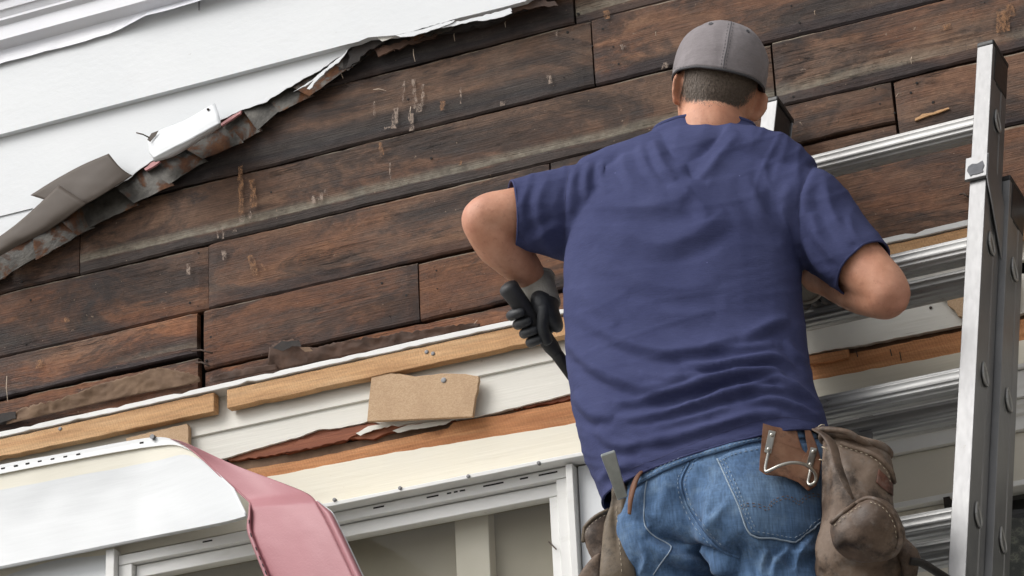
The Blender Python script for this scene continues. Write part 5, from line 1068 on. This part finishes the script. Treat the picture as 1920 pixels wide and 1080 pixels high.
# ---- gloves: left fist round the pry bar, right hand on the ladder rung
def fist(H, u, n1, n2, rb, wrist, label, fingers=4, bar_d=.0):
    "u along the bar, n1 from the bar to the palm, n2 towards the camera"
    g_ = empty('glove', H); g_.parent = man; g_.matrix_parent_inverse = man.matrix_basis.inverted(); g_['label'] = label
    mb = MB(); pc = H+n1*(rb+.016); ellipsoid(mb, pc, u*.047, n1*.021, n2*.034); ellipsoid(mb, pc+n1*.004-u*.012+n2*-.006, u*.036, n1*.024, n2*.034)
    wd = _n(wrist-pc); limb(mb, [tuple(pc+wd*.01), tuple(pc+wd*.035), tuple(wrist)], [.030, .030, .029], 18, 10)
    # thumb across the front
    def around(ang, rr, s_): return H+u*s_+(n1*math.cos(ang)+n2*math.sin(ang))*rr
    pm = union(mb, .0040, 5, 'palm'); v = to_np(pm); 
    palm = link('palm', pm, MAT['glove'], g_, True)
    for k_ in range(fingers):
        s_ = -.034+k_*.0215; L = [.92, 1.0, .97, .80][k_]; an = [math.radians(a) for a in (-25, -70, -120, -165, -205, -235, -235-35*L)]
        rr = [rb+.012, rb+.013, rb+.0115, rb+.0125, rb+.0105, rb+.0105, rb+.0095]
        q = [around(a, r_, s_+.004*math.sin(i*1.1)) for i, (a, r_) in enumerate(zip(an, rr))]
        fb = MB(); fb.tube(spline(q, 26), list(np.interp(np.linspace(0, 1, 26), [0, .3, .45, .62, .8, .95, 1], [.0105, .0108, .0100, .0106, .0096, .0085, .0050])), 12); fb.build('finger', MAT['glove'], g_, True)
    th = [pc+n2*.012-u*.020, around(math.radians(38), rb+.020, -.010), around(math.radians(72), rb+.013, .012), around(math.radians(88), rb+.0115, .036), around(math.radians(92), rb+.011, .046)]
    fb = MB(); fb.tube(spline(th, 22), list(np.interp(np.linspace(0, 1, 22), [0, .4, .6, .9, 1], [.0145, .0125, .0115, .0095, .005])), 12); fb.build('thumb', MAT['glove'], g_, True)
    cb = MB(); t_ = _n(wrist-pc); limb(cb, [tuple(wrist-t_*.030), tuple(wrist-t_*.010), tuple(wrist+t_*.012), tuple(wrist+t_*.030), tuple(wrist+t_*.034)], [.0325, .0340, .0350, .0375, .0365], 22, 24); o = cb.build('cuff', MAT['cuff'], g_, True); ripple(o.data, .0012, 90, 1., (1, 1, 3))
    cb = MB(); w_ = wrist+t_*.034; a1 = _n(np.cross(t_, n2)); a2 = np.cross(t_, a1); cb.tube([w_+(a1*math.cos(a)+a2*math.sin(a))*.037 for a in np.linspace(0, 2*math.pi, 29)], .0035, 8, False); cb.build('cuff_edge', MAT['cuff'], g_, True)
    return g_
BA, BB = P(951, 536, DT+.035), P(1065, 693, DT-.105)        # pry bar: end of the grip, and where it passes behind the man
bu = _n(BB-BA); vw = _n(CAM-BA); bn1 = _n(np.cross(vw, bu)); 
if (CR.T@bn1)[0] < 0: bn1 = -bn1
bn2 = _n(np.cross(bn1, bu)); bn2 = bn2 if bn2.dot(vw) > 0 else -bn2
HH = BA+bu*.088
fist(HH, bu, bn1, bn2, .0155, P(1013, 553, DT-.035), 'black coated work glove with a pale knit cuff, gripping the pry bar')
rg = LP((S(LP(0, t1+SP, -.038))[0]-1496)/-1010.0, t1+SP, -.038); 
fist(rg, LX*-1, np.array([0, -.45, .9]), np.array([0, -.9, -.45]), .019, P(1512, 522, DT-.19), 'black work glove holding the ladder rung')
# ------------------------------------------------------------------ pry bar
pry = empty('pry_bar', HH, 'black pry bar with a thick rubber grip held in the left glove', 'pry bar')
MAT['rubber'] = mat_simple('black_rubber_grip', (.022, .022, .024), (.045, .045, .048), .6, 0, 20, .2, 90); MAT['steel'] = mat_simple('black_steel', (.02, .02, .021), (.04, .04, .042), .45, .5)
mb = MB(); L = np.linalg.norm(HH-BA); mb.tube([BA-bu*.004, BA, BA+bu*.006, BA+bu*.02, BA+bu*(L+.06), BA+bu*(L+.075)], [.012, .0180, .0198, .0188, .0152, .0125], 18); o = mb.build('grip', MAT['rubber'], pry, True); autosmooth(o, 50)
mb = MB(); e = BB+bu*.16; mb.tube([BA+bu*(L+.06), BB, e, e+bu*.05+np.array([0, .03, 0]), e+bu*.07+np.array([0, .07, .01])], [.0125, .012, .012, .011, .006], 10); mb.build('shaft', MAT['steel'], pry, True)

# ------------------------------------------------------------------ tool belt
def mat_leather(name, c0, c1, c2, grey=.5):
    g = NT(name); p = g.pos(); n = g.noise(p, 9, 6, .65); m = g.noise(p, 32, 5, .65); c = g.ramp(n, [(.28, c0), (.5, c1), (.74, c2)])
    c = g.mix(g.math('MULTIPLY', g.ramp(m, [(.52, 0.), (.7, 1.)]), grey), c, (.23, .205, .185)); c = g.mix(g.ramp(g.noise(p, 15, 7, .72), [(.50, 0.), (.62, .75)]), c, tuple(q*.35 for q in c0))
    h = g.math('ADD', m, g.math('MULTIPLY', g.noise(p, 190, 3), .6)); return g.done(c, g.ramp(n, [(.3, .50), (.7, .72)]), nrm=g.bump(h, .30, .003), Specular_IOR_Level=.35)
MAT['leather'] = mat_leather('worn_brown_leather', (.050, .032, .023), (.125, .085, .060), (.24, .18, .138)); MAT['suede'] = mat_leather('tan_suede', (.10, .075, .05), (.15, .115, .08), (.20, .16, .115), .15); MAT['russet'] = mat_leather('russet_leather', (.11, .045, .025), (.20, .095, .055), (.30, .17, .105), .15); MAT['darkleather'] = mat_leather('black_leather', (.012, .010, .009), (.025, .022, .02), (.05, .045, .04), .1)
MAT['wax'] = mat_simple('waxed_thread', (.42, .36, .26), (.52, .45, .34), .8); MAT['clip'] = mat_simple('plated_steel', (.48, .47, .43), (.60, .59, .54), .35, .9)
belt = empty('tool_belt', P(1370, 900, DH+.1), 'worn brown leather tool belt with bulging pouches and a steel hammer loop', 'tool belt')
# strap round the waist
rg_ = ring_lr((1182, 884), (1534, 812), DH, .56, .20, .92, n=60); mb = MB()
G = [[np.array(p)+_n(np.array(p)-np.mean(rg_, 0))*.004+np.array([0, 0, h_]) for p in rg_+rg_[:1]] for h_ in (-.026, -.013, 0, .013, .026)]
grid_mesh('strap', G, MAT['darkleather'], belt, .004)
# leather hammer holder with the steel loop
bcast = jc
hp = [(1430, 793), (1449, 799), (1492, 806), (1496, 822), (1503, 842), (1511, 850), (1514, 842), (1510, 822), (1508, 806), (1518, 806), (1529, 832), (1538, 862), (1535, 890), (1528, 910), (1514, 920), (1496, 904), (1468, 893), (1435, 890), (1423, 882), (1424, 860), (1427, 830)]
q = densify(hp, 6); f3 = []
for a in q:
    p = jc(a[0], a[1], .016); f3.append(p if p is not None else P(a[0], a[1], DH+.16))
gx = np.array([(x, y) for x in range(1425, 1545, 10) for y in range(800, 925, 10)], float); gd = []
for x, y in gx:
    p = jc(x, y, .014); gd.append(-p[1] if p is not None else np.nan)
gd = np.array(gd); okk = ~np.isnan(gd); xx, yy_ = (gx[:, 0]-1480)/50, (gx[:, 1]-860)/50
fit, *_r = np.linalg.lstsq(np.stack([np.ones(okk.sum()), xx[okk], yy_[okk]], 1), gd[okk], rcond=None)
def hd(x, y, off=0):
    a_, b_ = (x-1480)/50, (y-860)/50; return P(x, y, fit@np.array([1, a_, b_])+.014+off)
f3 = [hd(*a) for a in q]; back = [p+np.array([.001, .005, 0]) for p in f3]; n = len(f3)
o = mk('hammer_holder', f3+back, [tuple(range(n)), tuple(range(2*n-1, n-1, -1))]+[(i, i+n, (i+1) % n+n, (i+1) % n) for i in range(n)], MAT['russet'], belt); bm = bmesh.new(); bm.from_mesh(o.data); bmesh.ops.recalc_face_normals(bm, faces=bm.faces); bm.to_mesh(o.data); bm.free(); bevel(o, .0014, 2)
for a, b, w_ in (((1449, 808), (1440, 850), 6.5), ((1527, 840), (1518, 878), 6.0)):
    a, b = np.array(a, float), np.array(b, float); t_ = _n(b-a); nn = np.array([t_[1], -t_[0]]); mb = MB(); mb.prism([hd(*(a+nn*w_), .0005), hd(*(a-nn*w_), .0005), hd(*(b-nn*w_), .0005), hd(*(b+nn*w_), .0005)], np.array([-.0005, -.003, 0])); o = mb.build('clip_plate', MAT['clip'], belt); bevel(o, .0008)
    for t in (.18, .82): mb = MB(); c = a+(b-a)*t; mb.tube([hd(*c, .003), hd(*c, .0052), hd(*c, .006)], [.0040, .0036, .002], 10); mb.build('rivet', MAT['clip'], belt, True)
lp = [(1441, 848, .006), (1437, 866, .008), (1435, 878, .010), (1437, 884, .014), (1447, 880, .024), (1462, 873, .038), (1480, 868, .048), (1498, 868, .052), (1513, 873, .050), (1524, 882, .042), (1530, 893, .030), (1528, 904, .018), (1519, 909, .010), (1515, 904, .006), (1518, 890, .005), (1520, 876, .005)]
mb = MB(); mb.tube(spline([hd(x, y, o_) for x, y, o_ in lp], 70), .0028, 10); mb.build('hammer_loop', MAT['clip'], belt, True)

def bag(levels, voxel, name, mat, parent, extra=None, sm=5, rip=(.003, 16, 1.), folds=None, yaw=.2, e=.9):
    mb = MB(); loft(mb, [ring_lr(a, b, d, f_, yaw, e, n=30) for a, b, d, f_ in levels])
    if extra: extra(mb)
    me = union(mb, voxel, sm, name); ripple(me, *rip); ripple(me, rip[0]*.4, 45, 3.)
    if folds: folds_apply(me, folds, .05, 1.)
    return link(name, me, mat, parent, True), Caster(me), me
DP = DH+.055
pouch, pc_, pme = bag([((1543, 818), (1655, 842), DP, .62), ((1540, 826), (1672, 858), DP, .66), ((1541, 860), (1677, 884), DP+.004, .68), ((1541, 915), (1675, 930), DP+.008, .70), ((1540, 965), (1678, 975), DP+.010, .70), ((1534, 1020), (1690, 1018), DP+.012, .72), ((1528, 1068), (1700, 1062), DP+.01, .70), ((1536, 1120), (1690, 1110), DP, .62), ((1560, 1150), (1660, 1145), DP, .5)], .0045, 'pouch', MAT['leather'], belt,
    folds=[([(1542, 850), (1552, 900), (1548, 960)], 9, -.005, 0), ([(1575, 835), (1590, 880), (1600, 930)], 11, .005), ([(1545, 985), (1535, 1030), (1545, 1070)], 9, .006), ([(1640, 890), (1655, 920), (1660, 960)], 10, -.004, .0), ([(1560, 1040), (1610, 1066), (1680, 1060)], 10, -.006, .0)])
# front pocket of the pouch
def fp(mb): ellipsoid(mb, P(1640, 988, DP+.095), CR[:, 0]*.045, CR[:, 1]*.050, CR[:, 2]*.040)
pk2, pkc, pkm = bag([((1566, 962), (1640, 942), DP+.075, .62), ((1556, 985), (1680, 962), DP+.080, .62), ((1556, 1005), (1695, 990), DP+.085, .64), ((1562, 1028), (1696, 1015), DP+.085, .62), ((1580, 1045), (1684, 1038), DP+.080, .54), ((1612, 1056), (1660, 1052), DP+.075, .4)], .0042, 'front_pocket', MAT['leather'], belt, fp, 6,
    folds=[([(1580, 1018), (1592, 1030), (1608, 1030)], 6, -.006, -.4), ([(1600, 950), (1580, 970), (1556, 985)], 6, .004, .6), ([(1660, 985), (1690, 1000), (1690, 1030)], 8, .004)])
# rolled rims and seams
def rim(name, levels_ring, r, mat, parent, lift=0.0):
    mb = MB(); R_ = [np.array(p)+np.array([0, 0, lift]) for p in levels_ring]; mb.tube(R_+[R_[0]], r, 10, False); o = mb.build(name, mat, parent, True); ripple(o.data, .0025, 30, 2.); return o
rim('rolled_rim', ring_lr((1541, 822), (1668, 850), DP, .70, .2, .9, n=40), .0065, MAT['leather'], belt)
seam('welt', pc_, [(1578, 832), (1600, 840), (1625, 848), (1650, 862), (1668, 882), (1674, 905)], .0048, MAT['leather'], belt, .002)
stitches('stitches', pc_, [[(1576, 838), (1600, 846), (1624, 854), (1646, 868), (1662, 888), (1667, 908)]], MAT['wax'], belt, .0035, 6, 3, .0010)
seam('welt', pkc, [(1556, 984), (1575, 968), (1596, 952), (1615, 940), (1632, 935), (1652, 943), (1672, 960), (1684, 985), (1688, 1012), (1680, 1034)], .0046, MAT['leather'], belt, .001)
stitches('stitches', pkc, [[(1566, 986), (1584, 970), (1602, 957), (1618, 948)], [(1632, 943), (1650, 950), (1666, 966), (1677, 990), (1680, 1012)]], MAT['wax'], belt, .0022, 6, 3, .0010)
MAT['redleather'] = mat_leather('red_brown_leather', (.075, .03, .02), (.13, .05, .033), (.17, .08, .055), .5)
patch('red_patch', pc_, ([(1647, 880), (1660, 892), (1673, 908)], [(1642, 905), (1657, 918), (1673, 930)]), MAT['redleather'], belt, .0015, 10, 8, .0015)
# flap and lower bag at the right, tapering into a black strap
lo, loc_, lom = bag([((1668, 1000), (1702, 1010), DP+.02, .6), ((1676, 1020), (1722, 1030), DP+.02, .5), ((1682, 1045), (1728, 1048), DP+.02, .5), ((1690, 1070), (1722, 1070), DP+.01, .5), ((1692, 1110), (1716, 1110), DP, .5)], .004, 'side_pocket', MAT['leather'], belt)
mb = MB(); q = spline([P(1706, 1052, DP+.03), P(1728, 1056, DP+.02), P(1752, 1070, DP), P(1785, 1092, DP-.03), P(1830, 1130, DP-.06)], 20); mb.tube(q, [.011]*20, 10, True, .55); mb.build('hanging_strap', MAT['darkleather'], belt, True)
mb = MB(); q = spline([P(1533, 806, DP+.05), P(1560, 806, DP+.062), P(1592, 812, DP+.06), P(1614, 826, DP+.045), P(1640, 838, DP+.02)], 24); mb.tube(q, [.007]*24, 10, True, .8); mb.build('rolled_flap', MAT['leather'], belt, True)
mb = MB(); q = spline([P(1528, 806, DP+.072), P(1548, 818, DP+.085), P(1562, 838, DP+.095), P(1570, 868, DP+.102), P(1584, 905, DP+.104), P(1600, 936, DP+.100)], 30); mb.tube(q, list(np.interp(np.linspace(0, 1, 30), [0, .3, .8, 1], [.008, .012, .009, .003])), 10, True, .32); mb.build('flap_strap', MAT['leather'], belt, True)
for a in (((1541, 838), (1552, 846)), ((1536, 862), (1544, 866)), ((1534, 800), (1546, 797))): mb = MB(); mb.tube(spline([P(*a[0], DP+.10), P((a[0][0]+a[1][0])/2, (a[0][1]+a[1][1])/2-2, DP+.106), P(*a[1], DP+.10)], 8), .0009, 5); mb.build('loose_thread', MAT['wax'], belt)
# left pouch: folded suede sleeve and flap
DL = DH+.01
lp_, lc_, lm_ = bag([((1146, 906), (1170, 899), DL+.10, .5), ((1145, 915), (1180, 915), DL+.10, .42), ((1142, 945), (1180, 950), DL+.10, .42), ((1131, 985), (1179, 985), DL+.10, .5), ((1127, 1027), (1184, 1030), DL+.10, .5), ((1124, 1080), (1194, 1080), DL+.10, .5), ((1120, 1130), (1196, 1130), DL+.09, .5)], .004, 'suede_sleeve', MAT['suede'], belt, rip=(.0022, 18, 4.),
    folds=[([(1150, 930), (1152, 980), (1160, 1040)], 7, -.004, 0), ([(1168, 915), (1166, 960), (1172, 1020)], 7, .004)])
stitches('stitches', lc_, [[(1157, 950), (1159, 990), (1163, 1030), (1166, 1078)]], MAT['wax'], belt, .0012, 5, 4, .0008)
lf, lfc, lfm = bag([((1112, 968), (1148, 952), DL+.05, .4), ((1096, 990), (1146, 975), DL+.05, .4), ((1090, 1006), (1146, 1000), DL+.05, .42), ((1099, 1030), (1140, 1024), DL+.05, .42), ((1108, 1050), (1138, 1046), DL+.05, .4)], .004, 'side_flap', MAT['leather'], belt, rip=(.0016, 22, 6.))
seam('flap_edge', lfc, [(1144, 956), (1120, 968), (1102, 984), (1093, 1002), (1098, 1022)], .0042, MAT['suede'], belt, .001)
stitches('stitches', lfc, [[(1142, 963), (1122, 974), (1106, 988), (1098, 1003)]], MAT['wax'], belt, .0026, 4, 3, .0008)
l2, l2c, l2m = bag([((1106, 1046), (1130, 1032), DL+.08, .4), ((1092, 1066), (1130, 1056), DL+.08, .4), ((1080, 1085), (1130, 1080), DL+.08, .4), ((1080, 1120), (1130, 1120), DL+.07, .4)], .004, 'lower_flap', MAT['leather'], belt, rip=(.0016, 22, 8.))
mb = MB(); q = spline([P(1203, 884, DL+.12), P(1194, 896, DL+.135), P(1187, 915, DL+.14), P(1182, 940, DL+.14), P(1180, 964, DL+.13)], 24); mb.tube(q, list(np.interp(np.linspace(0, 1, 24), [0, .5, 1], [.005, .007, .004])), 10, True, .5); mb.build('belt_loop', MAT['russet'], belt, True)
# ------------------------------------------------------------------ chisel standing in the left pouch
MAT['bright'] = mat_simple('bright_tool_steel', (.30, .32, .31), (.46, .48, .46), .32, 1.0, 20, .05, 60)
ch = empty('chisel', P(1160, 905, DL+.11), 'flat steel pry chisel sticking out of the left suede pouch', 'chisel')
a, b = P(1139, 848, DL+.165), P(1166, 930, DL+.135); t_ = _n(b-a); sx = _n(CR[:, 0]-t_*CR[:, 0].dot(t_)); sy = np.cross(t_, sx); 
v = []
for t, w_, h_ in ((0, .0125, .0045), (.004, .0130, .0055), (.05, .0105, .0062), (.085, .0095, .0065)): v += [a+t_*t+sx*i*w_+sy*j*h_ for i, j in ((-1, -1), (1, -1), (1, 1), (-1, 1))]
f = [(i*4+k_, i*4+(k_+1) % 4, (i+1)*4+(k_+1) % 4, (i+1)*4+k_) for i in range(3) for k_ in range(4)]+[(3, 2, 1, 0), (12, 13, 14, 15)]
o = mk('blade', v, f, MAT['bright'], ch); bm = bmesh.new(); bm.from_mesh(o.data); bmesh.ops.recalc_face_normals(bm, faces=bm.faces); bm.to_mesh(o.data); bm.free(); bevel(o, .0012)
